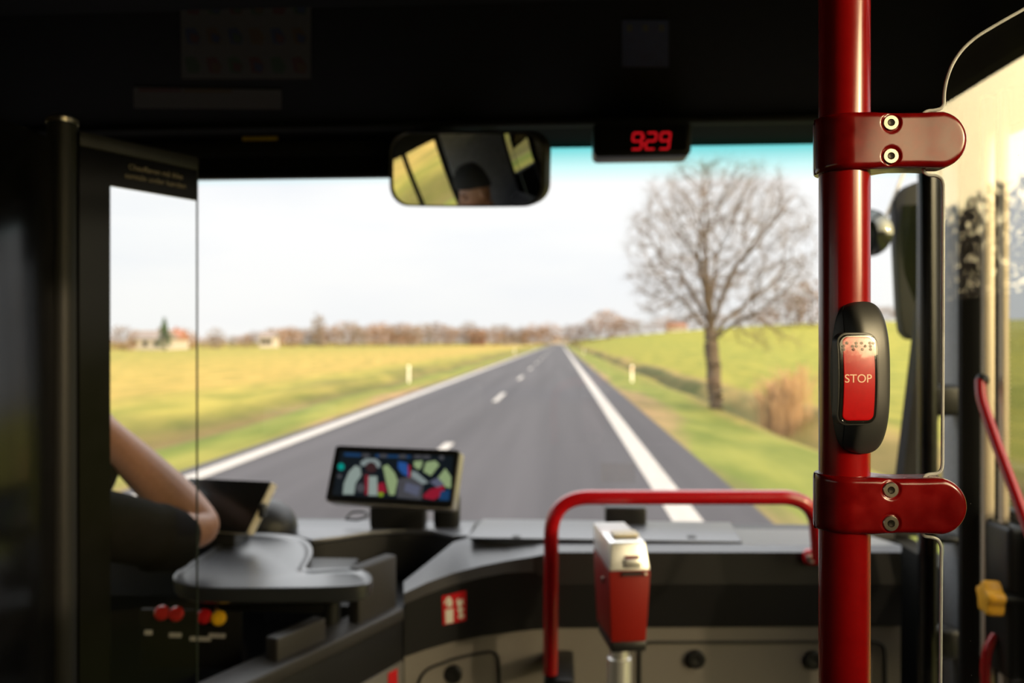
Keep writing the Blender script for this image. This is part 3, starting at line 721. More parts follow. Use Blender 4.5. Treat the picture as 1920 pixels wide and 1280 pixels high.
bm = bmesh.new(); A_ = [bm.verts.new(p_ + Vector((0, 0, -.0005))) for p_ in md]; B_ = [bm.verts.new(p_) for p_ in lo]; bm.faces.new(A_); bm.faces.new(B_[::-1])
for i in range(4): bm.faces.new((A_[i], B_[i], B_[(i + 1) % 4], A_[(i + 1) % 4]))
bmesh.ops.recalc_face_normals(bm, faces=bm.faces); bev(bm, .003, 2)
body = obj('body', MB().add(from_bm(bm)), M['val_red'], val, 'red box')
obj('top_display', MB().add(box(V(wv * .53, .055, zt1 + .008), (.055, .035, .008), .003, 2, Matrix.Rotation(vr, 3, 'Z'))), M['cream'], head, 'cream display on top')
obj('slot_guide', MB().add(box(V(wv * .56, .002, zt2 + .016), (.034, .014, .018), .003, 2, Matrix.Rotation(vr, 3, 'Z'))), M['chrome'], head)
obj('slot', MB().add(box(V(wv * .54, -.001, zt2 - .005), (.042, .008, .007), .001, 1, Matrix.Rotation(vr, 3, 'Z'))), M['groove'], body, 'dark ticket slot')
obj('slot', MB().add(box(V(wv * .56, .003, zt2 + .028), (.030, .008, .004), .001, 1, Matrix.Rotation(vr, 3, 'Z'))), M['val_red'], head)
obj('status_lamp', MB().add(ball(V(wv * .86, -.001, zt2 - .006), .004, 10)), M['steel'], body)
obj('lock', MB().add(lathe([(.006, 0), (.006, .004), (.003, .005)], V(0, .05, zt2 - .03), (-1, 0, 0), 16)), M['steel'], body)
obj('collar', MB().add(box(V(wv * .5, dp_ * .45, zt3 - .011), (wv * .86, dp_ * .8, .022), .005, 2, Matrix.Rotation(vr, 3, 'Z'))), M['plastic'], val, 'black collar')
obj('post', MB().add(lathe([(.020, .0), (.020, -.03), (.025, -.032), (.025, -.10), (.019, -.102), (.019, -.35)], V(wv * .42, dp_ * .4, zt3 - .02), (0, 0, 1), 24)), M['chrome'], val, 'chrome post')
# --- passenger information monitor on the dash
mTL = PX(630, 835, 2.02); mTR = PX(860, 844, 1.95); mBL = PX(610, 938, 1.965)
mR = (mTR - mTL); mW = mR.length; mR = mR.normalized(); mD = (mBL - mTL); mD = (mD - mR * mD.dot(mR) * .0); mH = mD.length; mDn = mD.normalized()
mN = mR.cross(-mDn).normalized()
if mN.y > 0: mN = -mN
def MQ(u, v, k=0): return mTL + mR * (u * mW) + mD * v + mN * k
cx_ = MQ(.55, 1)
mo = thing('monitor', 'wide camera monitor showing two interior views, on a stand on the dashboard', 'monitor', (cx_.x, cx_.y + .05, 1.40))
def mpoly(cs, k0, thick, m, name, par, r=0, lab=None):
    return obj(name, MB().add(prism([MQ(u, v, k0) for u, v in cs], mN * -thick, r)), m, par, lab)
rr = [(u, v) for u, v in [(x, y) for x, y in rrect(.5, .5, 1, 1, .045, 5)]]
case = obj('case', MB().add(prism([MQ(u * 1.012 - .002, v * 1.03 - .008, -.004) for u, v in rr], mN * -.032)), M['silver'], mo, 'pale case edge')
scr = obj('bezel', MB().add(prism([MQ(u, v, 0) for u, v in rr], mN * -.006)), M['gloss'], mo, 'black glass bezel')
# picture on the screen: one flat mesh, several colours
sc_m = [emis('screen_dark', (.006, .010, .014)), emis('screen_blue', (.01, .05, .14)), emis('screen_pale', (.30, .37, .34)), emis('screen_green', (.30, .40, .20)), emis('screen_teal', (.0, .32, .27)),
        emis('screen_red', (.30, .01, .03)), emis('screen_brown', (.045, .018, .02)), emis('screen_violet', (.11, .12, .18)), emis('screen_sky', (.02, .09, .32)), emis('screen_grey', (.07, .07, .08)), emis('screen_lime', (.25, .38, .02)), emis('screen_white', (.25, .30, .30))]
mb = MB(); lay = [0]
def patch(cs, m):
    lay[0] += 1; k = .0004 + lay[0] * .00004
    pts_ = [MQ((x - 130) / 1530 + (y - 425) * .00008 * 0, (y - 95) / 680, k) for x, y in cs]
    mb.add((pts_, [tuple(range(len(pts_)))]), m)
def ms(x, y):          # zoomed picture coordinates -> slant corrected
    f = (y - 95) / 660; left = 190 - 125 * f; top = 95 + 60 * (x - left) / 1475
    return 130 + (x - left) / 1475 * 1530, 95 + (y - top) / 672 * 680
def pz(cs, m): patch([ms(x, y) for x, y in cs], m)
def ell(cx, cy, a, b_, n=20): return [(cx + a * math.cos(2 * math.pi * k / n), cy + b_ * math.sin(2 * math.pi * k / n)) for k in range(n)]
pz([(250, 170), (1590, 225), (1520, 760), (150, 700)], 0)
pz([(300, 185), (500, 195), (490, 235), (290, 225)], 1); pz([(680, 205), (1100, 220), (1090, 250), (670, 240)], 1)
pz(ell(255, 358, 40, 44), 4); pz(ell(235, 475, 26, 26), 9)
pz([(275, 690), (290, 560), (350, 420), (430, 340), (490, 370), (500, 460), (430, 560), (410, 690)], 2)
pz([(490, 300), (560, 255), (680, 260), (735, 310), (720, 370), (560, 340), (500, 350)], 11)
pz([(760, 350), (820, 330), (900, 430), (930, 520), (890, 690), (830, 690), (800, 560)], 3)
pz(ell(620, 365, 68, 66), 6); pz([(590, 470), (690, 470), (690, 700), (580, 700)], 2)
pz([(520, 430), (580, 450), (575, 690), (530, 690)], 6); pz([(555, 460), (585, 460), (575, 690), (545, 690)], 5)
pz(ell(490, 610, 50, 55), 9); pz([(700, 560), (770, 540), (800, 660), (690, 660)], 5); pz(ell(730, 685, 32, 24), 10)
pz([(930, 500), (1100, 470), (1230, 560), (1200, 740), (920, 720)], 9); pz([(1030, 540), (1190, 590), (1160, 700), (1000, 640)], 7)
pz([(945, 290), (1050, 310), (1060, 470), (990, 440), (940, 370)], 8); pz([(1060, 330), (1090, 340), (1085, 480), (1055, 480)], 5)
pz([(1100, 400), (1160, 420), (1290, 540), (1220, 560), (1090, 470)], 11)
pz([(1130, 290), (1235, 280), (1215, 360), (1180, 390), (1130, 350)], 3); pz([(1270, 300), (1380, 280), (1425, 330), (1320, 460), (1235, 410)], 3); pz([(1490, 370), (1550, 470), (1540, 600), (1480, 590), (1400, 480)], 3)
pz([(1300, 530), (1400, 480), (1470, 560), (1390, 600)], 7); pz([(1220, 690), (1300, 620), (1460, 570), (1470, 660), (1340, 740), (1230, 720)], 5); pz([(1420, 640), (1530, 620), (1510, 740), (1400, 740)], 1)
for x in (560, 770, 1000, 1180, 1280): pz(ell(x, 205 + x * .025, 55, 22, 10), 9)
pz(ell(1455, 245, 30, 26), 9)
obj('screen_picture', mb, sc_m, scr, 'lit two-view camera picture')
st0 = PX(746, 985, 2.21)
obj('stand', MB().add(box2((st0.x - .078, 2.19, 1.475), (st0.x + .078, 2.255, 1.60), .012)).add(box(MQ(.52, .09, -.11), (.10, .19, .05), .01)), M['plastic'], mo, 'black stand')
obj('mount', MB().add(box(PX(838, 950, 2.24) + Vector((0, 0, -.01)), (.075, .05, .11), .02, 3)), M['plastic'], mo)

# --- driver's ticket terminal (dark tilted screen)
tTL = PX(356, 897, 1.98); tTR = PX(512, 904, 1.95); tBR = PX(466, 1000, 1.90); tBL = tTL + (tBR - tTR)
tN = (tTR - tTL).cross(tTL - tBL).normalized()
if tN.y > 0: tN = -tN
tt = thing('ticket_terminal', 'dark tilted ticket terminal with cream side edge beyond the tray', 'terminal', ((tBL.x + tBR.x) / 2, 1.95, 1.478))
obj('case', MB().add(prism([tTL, tTR, tBR, tBL], tN * -.030, .004)), M['cream'], tt, 'cream side edge')
def tq(u, v, k): return tTL + (tTR - tTL) * u + (tBL - tTL) * v + tN * k
obj('screen', MB().add(prism([tq(.0, .0, .001), tq(.985, .0, .001), tq(.985, 1, .001), tq(0, 1, .001)], tN * .006, .002)), M['gloss'], tt, 'dark switched-off screen')
obj('side_catch', MB().add(box(tq(1.0, .52, -.012), (.012, .03, .035), .004)), M['plastic'], tt)
obj('foot', MB().add(box((tBL + tBR) / 2 + Vector((0, .06, -.02)), (.14, .10, .05), .01)), M['plastic'], tt)
ih = PX(518, 1000, 2.07)
tag(obj('instrument_hood', MB().add(ball((ih.x - .05, 2.13, 1.49), .085, 24, (1, .9, .95))), M['plastic']), 'black rounded hood behind the ticket terminal', 'hood')
k = PX(668, 965, 2.2)
tag(obj('cable', MB().add(tube(fillet([k + Vector((-.03, 0, -.012)), k + Vector((-.02, .02, .004)), k + Vector((.02, .02, .006)), k + Vector((.035, 0, .0)), k + Vector((.01, -.01, -.012)), k + Vector((-.03, 0, -.012))], .012, 5), .0035, 8)), M['plastic']), 'small loop of black cable lying beside the monitor stand', 'cable')
c = PX(1173, 962, 2.23)
tag(obj('sensor_box', MB().add(box((c.x, 2.24, 1.50), (S(76, 2.23), .05, .085), .008, 3)), M['plastic']), 'small black box at the foot of the windscreen behind the red rail', 'box')
# sticker on windscreen
wn_ = Vector((0, 1.06, .29)).normalized()
s4 = [PP(x, y, wsp(0, 0), wn_) - wn_ * .003 for x, y in ((1127, 903), (1191, 905), (1190, 868), (1126, 866))]
tag(obj('windscreen_sticker', MB().add((s4, [(0, 1, 2, 3)])), glass('sticker_film', (.9, .9, .92), 1.5, .5, .3, dust=.10)), 'faint translucent square sticker low on the windscreen above the red rail', 'sticker')

# --- fire extinguisher sticker on the dash band
def facepts(cs): return [PX(x, y, ip(x, D3) + (ip(x, D4) - ip(x, D3)) * (y - 1090) / 110 - .0015) for x, y in cs]
sq = facepts([(829, 1117), (874, 1106), (874, 1162), (831, 1171)])
stk = thing('extinguisher_sticker', 'red and white fire extinguisher sticker on the black dashboard band', 'sticker', (sq[3].x, sq[3].y, sq[3].z))
sq = [p_ + Vector((0, -.002, 0)) for p_ in sq]
obj('backing', MB().add(prism(sq, (0, .002, 0))), M['sign_red'], stk)
off = Vector((0, -.0012, 0))
sqn = (sq[1] - sq[0]).cross(sq[3] - sq[0]).normalized()
def sym(cs): return prism([PP(x, y, sq[0], sqn) + off for x, y in cs], (0, .0008, 0))
obj('symbol', MB().add(sym([(835, 1143), (850, 1140), (850, 1166), (836, 1169)])).add(sym([(838, 1138), (848, 1136), (849, 1127), (843, 1117), (838, 1120), (833, 1130), (834, 1134), (839, 1126)])), M['white'], stk, 'white extinguisher symbol')
obj('flames', MB().add(sym([(856, 1124), (861, 1120), (860, 1127), (868, 1121), (869, 1133), (864, 1131), (866, 1139), (858, 1136)])).add(sym([(857, 1142), (864, 1138), (870, 1141), (866, 1148), (871, 1154), (866, 1160), (858, 1157), (862, 1150)])), M['white'], stk, 'white flame symbol')
d_ = nv * -.002
rs = [PP(x, y, ba, nv) for x, y in ((727, 1262), (744, 1253), (744, 1290), (727, 1296))]
tag(obj('barrier_sticker', MB().add(prism([p_ - nv * .002 for p_ in rs], nv * .003)), [M['sign_red']]), 'small plain red sticker on grey barrier panel at the bottom edge', 'sticker')

# --- switch panel below the tray
swc = PX(355, 1165, 1.66)
sw = thing('switch_panel', 'dark switch panel with red and yellow buttons below the payment tray', 'switch panel', (swc.x, 1.70, 1.30))
obj('panel', MB().add(box2((PX(262, 640, 1.66).x, 1.66, 1.30), (PX(452, 640, 1.66).x, 1.672, 1.425), .004)), M['rubber'], sw)
for (px, py, m, lb) in ((306, 1150, 'btn_red', 'red button'), (333, 1152, 'btn_red', 'red button'), (385, 1157, 'btn_red', 'red button'), (412, 1160, 'yellow', 'yellow button')):
    c = PX(px, py, 1.655); obj('button', MB().add(lathe([(.009, .02), (.009, -.005), (.0155, -.007), (.0155, -.013), (.012, -.017), (.004, -.0185)], c, (-.15, 1, -.55), 24)), M[m], sw, lb)
for (a, b_, y) in ((272, 285, 1181), (318, 340, 1186), (357, 395, 1193), (392, 422, 1187)):
    p0 = PX(a, y, 1.658); p1 = PX(b_, y + 8, 1.658); obj('label_plate', MB().add(box2((p0.x, 1.655, p1.z), (p1.x, 1.661, p0.z))), M['plate'], sw, 'pale label plate')
lv = PX(405, 1138, 1.65); obj('toggle', MB().add(tube([lv + Vector((0, .02, -.03)), lv], [.004, .003], 10)), M['steel'], sw, 'steel toggle lever')

# --- cab partition: post, black side panel, glass wing with the notice
ca = PX(117, 640, 1.2); cr_ = S(54, 1.2) / 2
post = thing('cab_post', 'round black post at the corner of the driver cab', 'post', (ca.x, ca.y, .40))
ztop = PX(117, 232, 1.2).z
obj('tube', MB().add(tube([(ca.x, ca.y, .40), (ca.x, ca.y, 1.4), (ca.x, ca.y, ztop)], cr_, 32)), M['post'], post)
obj('cap', MB().add(lathe([(cr_ * 1.03, 0), (cr_ * 1.03, .006), (cr_ * .6, .012), (.001, .013)], (ca.x, ca.y, ztop), (0, 0, 1), 24)), M['steel'], post, 'metal end cap')
sidep = thing('cab_side_panel', 'glossy black side panel of the driver cab behind the round post', 'panel', (ca.x, 1.0, .40))
obj('panel', MB().add(box2((ca.x - .012, .55, .40), (ca.x + .004, ca.y - cr_ - .002, 2.31), .003)), M['cabblack'], sidep)
obj('rear_panel', MB().add(box2((XL + .012, .55, .402), (ca.x - .013, .57, 2.45))), mat('cab_grey', (.09, .09, .095), .6, nscale=30), sidep, 'grey rear panel of the cab')
wa = PX(149, 640, 1.205); wb = PX(370, 640, 1.39); wd_ = (Vector((wb.x, wb.y, 0)) - Vector((wa.x, wa.y, 0))); wl = wd_.length; wd_ = wd_.normalized(); wn = Vector((wd_.y, -wd_.x, 0))
wing = thing('cab_glass_wing', 'glass wing of the driver cab with black printed border and notice', 'glass panel', (wa.x, wa.y, 1.15))
def WP(px, py): return PP(px, py, wa, wn)
def wcol(px): return WP(px, 640)
def wq_(x0, x1, z0, z1, k=0):
    a_ = wcol(x0); b__ = wcol(x1); q_ = [Vector((a_.x, a_.y, z0)), Vector((b__.x, b__.y, z0)), Vector((b__.x, b__.y, z1)), Vector((a_.x, a_.y, z1))]
    return [p_ + wn * k for p_ in q_]
zw1 = WP(370, 296).z; zw0 = 1.15; zbd = WP(370, 376).z
obj('pane', MB().add((wq_(207, 370.5, zw0, zbd), [(0, 1, 2, 3)])), M['cabglass'], wing)
obj('border', MB().add(prism(wq_(149, 207, zw0, zw1), wn * -.005)).add(prism(wq_(207, 370.5, zbd, zw1 - .018), wn * -.005)), M['cabblack'], wing, 'black printed border')
obj('edge', MB().add(prism(wq_(370.3, 371.5, zw0, zw1), wn * -.004)), mat('glass_edge_dark', (.03, .04, .035), .3), wing, 'dark glass edge')
obj('top_strip', MB().add(prism(wq_(149, 371, zw1 - .022, zw1 + .001, .002), wn * -.008, .001)), mat('wing_strip', (.018, .018, .02), .4, spec=.3, nscale=60), wing, 'translucent top strip')
tcol = mat('notice_letters', (.34, .28, .20), .6)
for s_, (xa, ya), (xb, yb2) in (('Chaufføren må ikke', (240, 317), (341, 340)), ('samtale under kørslen', (233, 333), (347, 358))):
    A__ = WP(xa, ya); B__ = WP(xb, yb2); B__.z = A__.z
    text('notice_lettering', s_, .0172, A__ + wn * .0015, B__ - A__, UP, tcol, wing, fit=(B__ - A__).length)

# --- interior mirror
HEAD = Vector((-1.20, 1.44, 1.99))
mc = PX(869, 318, 1.78); mneutral = PX(884, 366, 1.78)
dc = (Vector((0, 0, CAMZ)) - mneutral).normalized(); dh = (HEAD + Vector((0, .05, -.01)) - mneutral).normalized(); mn = (dc + dh).normalized()
Rm = 2.0
mrt = Vector((0, 0, 1)).cross(mn); mrt.normalize()
# right axis as seen from the camera
if mrt.x < 0: mrt = -mrt
mup = mn.cross(mrt); 
if mup.z < 0: mup = -mup
ctrS = mneutral - mn * Rm      # sphere centre: behind the glass
im = thing('rear_view_mirror', 'black framed interior mirror with rounded corners reflecting the driver', 'mirror', (mc.x, mc.y, mc.z - .1))
# outline in pixels mapped to the plane through mneutral
def mpl(px, py): return PP(px, py, mneutral, mn)
out_ = []
for (x, y) in [(rx, ry) for rx, ry in resample(rrect(870, 318, 296, 140, 38, 8), 140)]: out_.append(mpl(x, y))
def lift(p_, k=0):
    d = p_ - mneutral; d = d - mn * d.dot(mn); u = d.length
    return mneutral + d + mn * (math.sqrt(Rm * Rm - u * u) - Rm + k)
cen = sum(out_, Vector()) / len(out_)
def ringm(s, k): return [lift(cen + (p_ - cen) * s, k) for p_ in out_]
obj('glass', MB().add(grid([ringm(s, 0) for s in (.958, .9, .8, .7, .6, .5, .4, .3, .2, .1, .01)], True)), M['mirror'], im, 'convex mirror glass', angle=80)
obj('housing', MB().add(grid([ringm(.955, .0), ringm(.96, .003), ringm(.985, .004), ringm(1.0, 0), ringm(1.0, -.02), ringm(.9, -.045), ringm(.5, -.06), ringm(.02, -.065)], True)), M['plastic'], im)
hp = cen - mn * .05
obj('bracket', MB().add(tube([hp, hp + Vector((.02, .06, .05)), Vector((hp.x + .03, hp.y + .10, 2.50))], .012, 12)), M['plastic'], im)

# --- clock
ck = PX(1202, 264, 1.76); cw, ch = S(179, 1.76), S(62, 1.76)
clk = thing('digital_clock', 'black digital clock showing 9:29 in red digits under the overhead panel', 'clock', (ck.x, ck.y, ck.z - ch / 2))
oc = [Vector((ck.x + x, 1.74, ck.z + z)) for x, z in rrect(0, 0, cw, ch, .012, 5)]
for p_ in oc: p_.z -= .004 * (1 - ((p_.x - ck.x) / cw * 2) ** 2) if p_.z < ck.z else 0
obj('case', MB().add(prism(oc, (0, .07, 0), .003)), M['plastic'], clk)
obj('window', MB().add(prism([Vector((ck.x + x, 1.7385, ck.z + z)) for x, z in rrect(0, 0, cw * .9, ch * .74, .006, 4)], (0, .0012, 0))), M['gloss'], clk, 'dark display window')
SEG = {'9': 'abcdfg', '2': 'abged'}
def digit(chv, x0, z0, w_, h_, sl=.12):
    mbx = MB(); tk = w_ * .2
    def q_(a, b_): 
        (xa, za), (xb, zb_) = a, b_
        d = Vector((xb - xa, 0, zb_ - za)).normalized(); nn = Vector((-d.z, 0, d.x)) * tk / 2; g_ = d * tk * .35
        pa = Vector((xa, 0, za)) + g_; pb = Vector((xb, 0, zb_) ) - g_
        pts_ = [pa + nn, pb + nn, pb + d * tk * .3, pb - nn, pa - nn, pa - d * tk * .3]
        mbx.add(prism([Vector((x0 + p_.x + p_.z * sl, 1.7375, z0 + p_.z)) for p_ in pts_], (0, .0008, 0)))
    P_ = {'a': ((0, h_), (w_, h_)), 'b': ((w_, h_), (w_, h_ / 2)), 'c': ((w_, h_ / 2), (w_, 0)), 'd': ((w_, 0), (0, 0)), 'e': ((0, 0), (0, h_ / 2)), 'f': ((0, h_ / 2), (0, h_)), 'g': ((0, h_ / 2), (w_, h_ / 2))}
    for s_ in SEG[chv]: q_(*P_[s_])
    return mbx
zb0 = PX(1200, 280, 1.74).z; hh = S(30, 1.74); wdg = S(17, 1.74)
for chv, px in (('9', 1184), ('2', 1210), ('9', 1236)):
    obj('digit', digit(chv, PX(px, 280, 1.74).x, zb0, wdg, hh), M['led'], clk, 'red lit digit')
mb = MB()
for py in (258, 271): mb.add(box((PX(1207, 640, 1.74).x, 1.7378, PX(1207, py, 1.74).z), (.004, .001, .004)))
obj('colon', mb, M['led'], clk, 'red lit colon')

# --- papers on the overhead panel
def HQ(px, py, k=.002): return PP(px, py, Vector((0, HA[0], HA[1])) + HN * k, HN)
if HN.y > 0: HN = -HN
def hsheet(name, cs, m, label, cat, k=.002):
    r_ = thing(name, label, cat, HQ(*cs[2]))
    pr = [HQ(x, y, k) for x, y in cs]; obj('sheet', MB().add(prism(pr, -HN * .0015)), m, r_); return r_
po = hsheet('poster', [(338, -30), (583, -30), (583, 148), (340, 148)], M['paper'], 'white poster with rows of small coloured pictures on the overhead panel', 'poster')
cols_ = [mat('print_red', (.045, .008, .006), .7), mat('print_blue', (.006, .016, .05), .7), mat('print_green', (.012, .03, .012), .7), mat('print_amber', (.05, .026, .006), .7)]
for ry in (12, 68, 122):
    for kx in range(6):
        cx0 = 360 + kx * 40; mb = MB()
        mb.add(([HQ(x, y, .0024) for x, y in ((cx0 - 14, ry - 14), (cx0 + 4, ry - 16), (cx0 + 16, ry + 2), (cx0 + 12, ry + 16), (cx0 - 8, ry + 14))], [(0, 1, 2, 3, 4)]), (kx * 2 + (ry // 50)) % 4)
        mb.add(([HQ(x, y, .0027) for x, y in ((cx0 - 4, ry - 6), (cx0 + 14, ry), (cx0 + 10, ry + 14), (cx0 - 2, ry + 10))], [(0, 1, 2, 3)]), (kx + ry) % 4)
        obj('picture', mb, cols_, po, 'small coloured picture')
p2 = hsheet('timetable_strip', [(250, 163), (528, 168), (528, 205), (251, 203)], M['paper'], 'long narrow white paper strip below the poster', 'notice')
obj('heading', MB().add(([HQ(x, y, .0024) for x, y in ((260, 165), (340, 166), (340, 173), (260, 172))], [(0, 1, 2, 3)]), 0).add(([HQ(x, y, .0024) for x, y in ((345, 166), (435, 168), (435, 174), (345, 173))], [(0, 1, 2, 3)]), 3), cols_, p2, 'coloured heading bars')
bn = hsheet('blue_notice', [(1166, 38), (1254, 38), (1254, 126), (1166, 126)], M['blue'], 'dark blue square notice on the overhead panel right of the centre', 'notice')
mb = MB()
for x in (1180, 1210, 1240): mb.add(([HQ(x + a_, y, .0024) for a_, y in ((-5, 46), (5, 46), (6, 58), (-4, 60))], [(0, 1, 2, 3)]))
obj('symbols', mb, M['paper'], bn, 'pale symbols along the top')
yl = [PX(x, y, 1.785) for x, y in ((455, 244), (520, 244), (520, 263), (455, 263))]
yl = [Vector((p_.x, 2.0 - .03, 0)) for p_ in yl]
# --- roller blind at the top left of the windscreen
zb_l = PX(500, 333, 1.93).z; bx0 = XL + .05; bx1 = PX(860, 300, 1.93).x
bl = thing('roller_blind', 'black roller blind pulled partly down at the left of the windscreen', 'blind', ((bx0 + bx1) / 2, 1.93, zb_l))
obj('cloth', MB().add(box2((bx0, 1.928, zb_l), (bx1, 1.932, 2.49))), M['header'], bl)
obj('bottom_bar', MB().add(box2((bx0, 1.92, zb_l - .004), (bx1, 1.94, zb_l + .012), .004)), M['plastic'], bl)
obj('cassette', MB().add(box2((bx0, 1.90, 2.455), (bx1, 1.96, 2.497), .01)), M['shell'], bl)
q0 = PX(455, 244, 1.895); q1 = PX(520, 262, 1.895)
tag(obj('yellow_label', MB().add(box2((q0.x, 1.893, q1.z), (q1.x, 1.899, q0.z))), M['ylabel']), 'small yellow label above the roller blind', 'label')
# --- door gear at the right
sx_ = PX(1739, 640, 1.85); shf = thing('door_shaft', 'glossy black vertical door shaft at the front door corner', 'shaft', (sx_.x, 1.85, .40))
obj('tube', MB().add(tube([(sx_.x, 1.85, .40), (sx_.x, 1.85, 1.4), (sx_.x, 1.85, 2.56)], S(33, 1.85) / 2, 32)), M['gloss'], shf)
for py in (750, 1010, 1205):
    z = PX(1760, py, 1.85).z; obj('hinge_arm', MB().add(box((sx_.x + .035, 1.86, z), (.07, .05, .07 if py != 1010 else .02), .012, 3)), M['plastic'], shf, 'black hinge arm')
# red bars on the door
db = thing('door_handrail', 'slanting red handrail on the inside of the front door', 'handrail', (XR - .08, 1.5, 1.3))
path = [PX(1838, 712, 1.66), PX(1839, 745, 1.645), PX(1862, 815, 1.60), PX(1896, 905, 1.54), PX(1935, 1010, 1.48), PX(1990, 1150, 1.40)]
obj('bar', MB().add(tube(fillet(path, .05, 6), S(19, 1.58) / 2, 20)), M['red_rail'], db)
obj('bracket', MB().add(ball(path[0] + Vector((.004, .0, .0)), .013, 14)), M['plastic'], db, 'black end bracket')
db2 = thing('door_grab_bar', 'lower red grab bar near the foot of the front door', 'handrail', (XR - .1, 1.62, .9))
path = [PX(1868, 1190, 1.64), PX(1851, 1216, 1.64), PX(1846, 1260, 1.64), PX(1864, 1400, 1.62)]
obj('bar', MB().add(tube(fillet(path, .04, 6), S(17, 1.6) / 2, 18)), M['red_rail'], db2)
# emergency knob
kc = PX(1857, 1121, 1.60); kn = thing('emergency_knob', 'yellow star-shaped emergency knob on the black box by the door', 'knob', kc)
ax = Vector((-.98, .10, 0)).normalized(); kp = []
for i in range(60):
    q_ = 2 * math.pi * i / 60; kp.append((.030 + .0042 * math.cos(5 * q_)) )
ku = Vector((0, 0, 1)); kv = ax.cross(ku).normalized(); rings = []
for (s_, h_) in ((.80, -.018), (.97, -.015), (1, -.009), (1, .009), (.93, .014), (.7, .016), (.02, .016)):
    rings.append([kc + (ku * math.cos(2 * math.pi * i / 60) + kv * math.sin(2 * math.pi * i / 60)) * kp[i] * s_ + ax * h_ for i in range(60)])
mb = MB().add(grid(rings, True)); obj('grip', mb, M['knob'], kn)
obj('stem', MB().add(tube([kc - ax * .012, kc - ax * .06], .010, 16)), M['plastic'], kn)
bx = thing('valve_box', 'black box below the door handrail that carries the yellow knob', 'box', (kc.x + .03, 1.68, 1.2))
obj('case', MB().add(box((kc.x + .062, 1.665, 1.49), (.06, .14, .30), .012, 3)), M['plastic'], bx)
# --- outside mirrors
om = thing('outside_mirror', 'large black outside mirror hanging beyond the windscreen at the right', 'mirror', (1.12, 2.5, 1.98))
DM = 2.50
oc = [PX(x, y, DM) for x, y in ((1676, 372), (1690, 352), (1718, 340), (1790, 338), (1812, 352), (1815, 600), (1806, 630), (1770, 640), (1705, 636), (1692, 622), (1686, 580))]
obj('housing', MB().add(prism(oc, (0.02, .09, 0), .008, 3)), M['rubber'], om)
mpn_ = Vector((-.34, -.93, -.12)).normalized(); mpc = PX(1715, 500, DM - .012)
ic = [PP(x, y, mpc, mpn_) for x, y in ((1690, 385), (1800, 378), (1803, 590), (1790, 622), (1712, 620), (1700, 605))]
obj('glass', MB().add(prism(ic, (0, .003, 0))), M['mirror_dark'], om, 'dark reflecting glass')
obj('arm', MB().add(tube(fillet([PX(1735, 345, DM + .04), PX(1728, 300, DM), PX(1700, 210, 2.2)], .05, 5), .014, 14)), M['plastic'], om, 'black arm')
rm = PX(1628, 436, DM); rms = thing('round_mirror', 'small round convex mirror outside next to the large mirror', 'mirror', rm - Vector((0, 0, .075)))
rr_ = S(44, DM)
obj('housing', MB().add(lathe([(.001, .06), (rr_ * .6, .05), (rr_ * .95, .02), (rr_, 0), (rr_ * .97, -.004), (rr_ * .93, 0)], rm, (0, 1, 0), 32)), M['plastic'], rms)
obj('glass', MB().add(lathe([(rr_ * .95, .0), (rr_ * .8, -.010), (rr_ * .6, -.018), (rr_ * .3, -.024), (.001, -.026)], rm, (.3, .95, .0), 32)), M['mirror_dark'], rms, 'convex glass', angle=80)
obj('arm', MB().add(tube([PX(1660, 408, DM + .02), PX(1695, 320, DM + .02)], .006, 10)), M['silver'], rms, 'thin rod')
# ---------------------------------------------------------------- driver's seat and wheel
st = thing('driver_seat', "dark upholstered driver's seat in the cab", 'seat', (-1.17, 1.25, .65))
obj('platform', MB().add(box2((XL + .01, .58, .40), (-.80, 2.0, .65))), M['floor'], st)
obj('cushion', MB().add(box((-1.17, 1.32, 1.01), (.50, .50, .11), .04, 4)), M['seat'], st)
obj('backrest', MB().add(box((-1.17, 1.04, 1.42), (.50, .11, .72), .045, 4, Matrix.Rotation(math.radians(-10), 3, 'X'))), M['seat'], st)
obj('base', MB().add(box((-1.17, 1.30, .80), (.36, .36, .32), .02)), M['plastic'], st)
WC = Vector((-1.25, 1.735, 1.685)); wr = .235; wx = Vector((1, 0, 0)); wy = Vector((0, .68, .73)).normalized()
whl = thing('steering_wheel', 'black steering wheel in front of the driver', 'steering wheel', WC - Vector((0, 0, .3)))
obj('rim', MB().add(tube([WC + (wx * math.cos(2 * math.pi * k / 64) + wy * math.sin(2 * math.pi * k / 64)) * wr for k in range(65)], .0155, 14, False)), M['gloss'], whl)
mb = MB()
for a_ in (0, 180, 250, 290): mb.add(tube([WC, WC + (wx * math.cos(math.radians(a_)) + wy * math.sin(math.radians(a_))) * wr], [.022, .012], 10))
obj('spokes', mb, M['plastic'], whl); wnm = wx.cross(wy)
obj('hub', MB().add(lathe([(.07, -.02), (.075, 0), (.06, .022), (.001, .03)], WC, wnm, 32)), M['plastic'], whl)
obj('column', MB().add(tube([WC, WC - wnm * .40], .035, 16)), M['plastic'], whl)

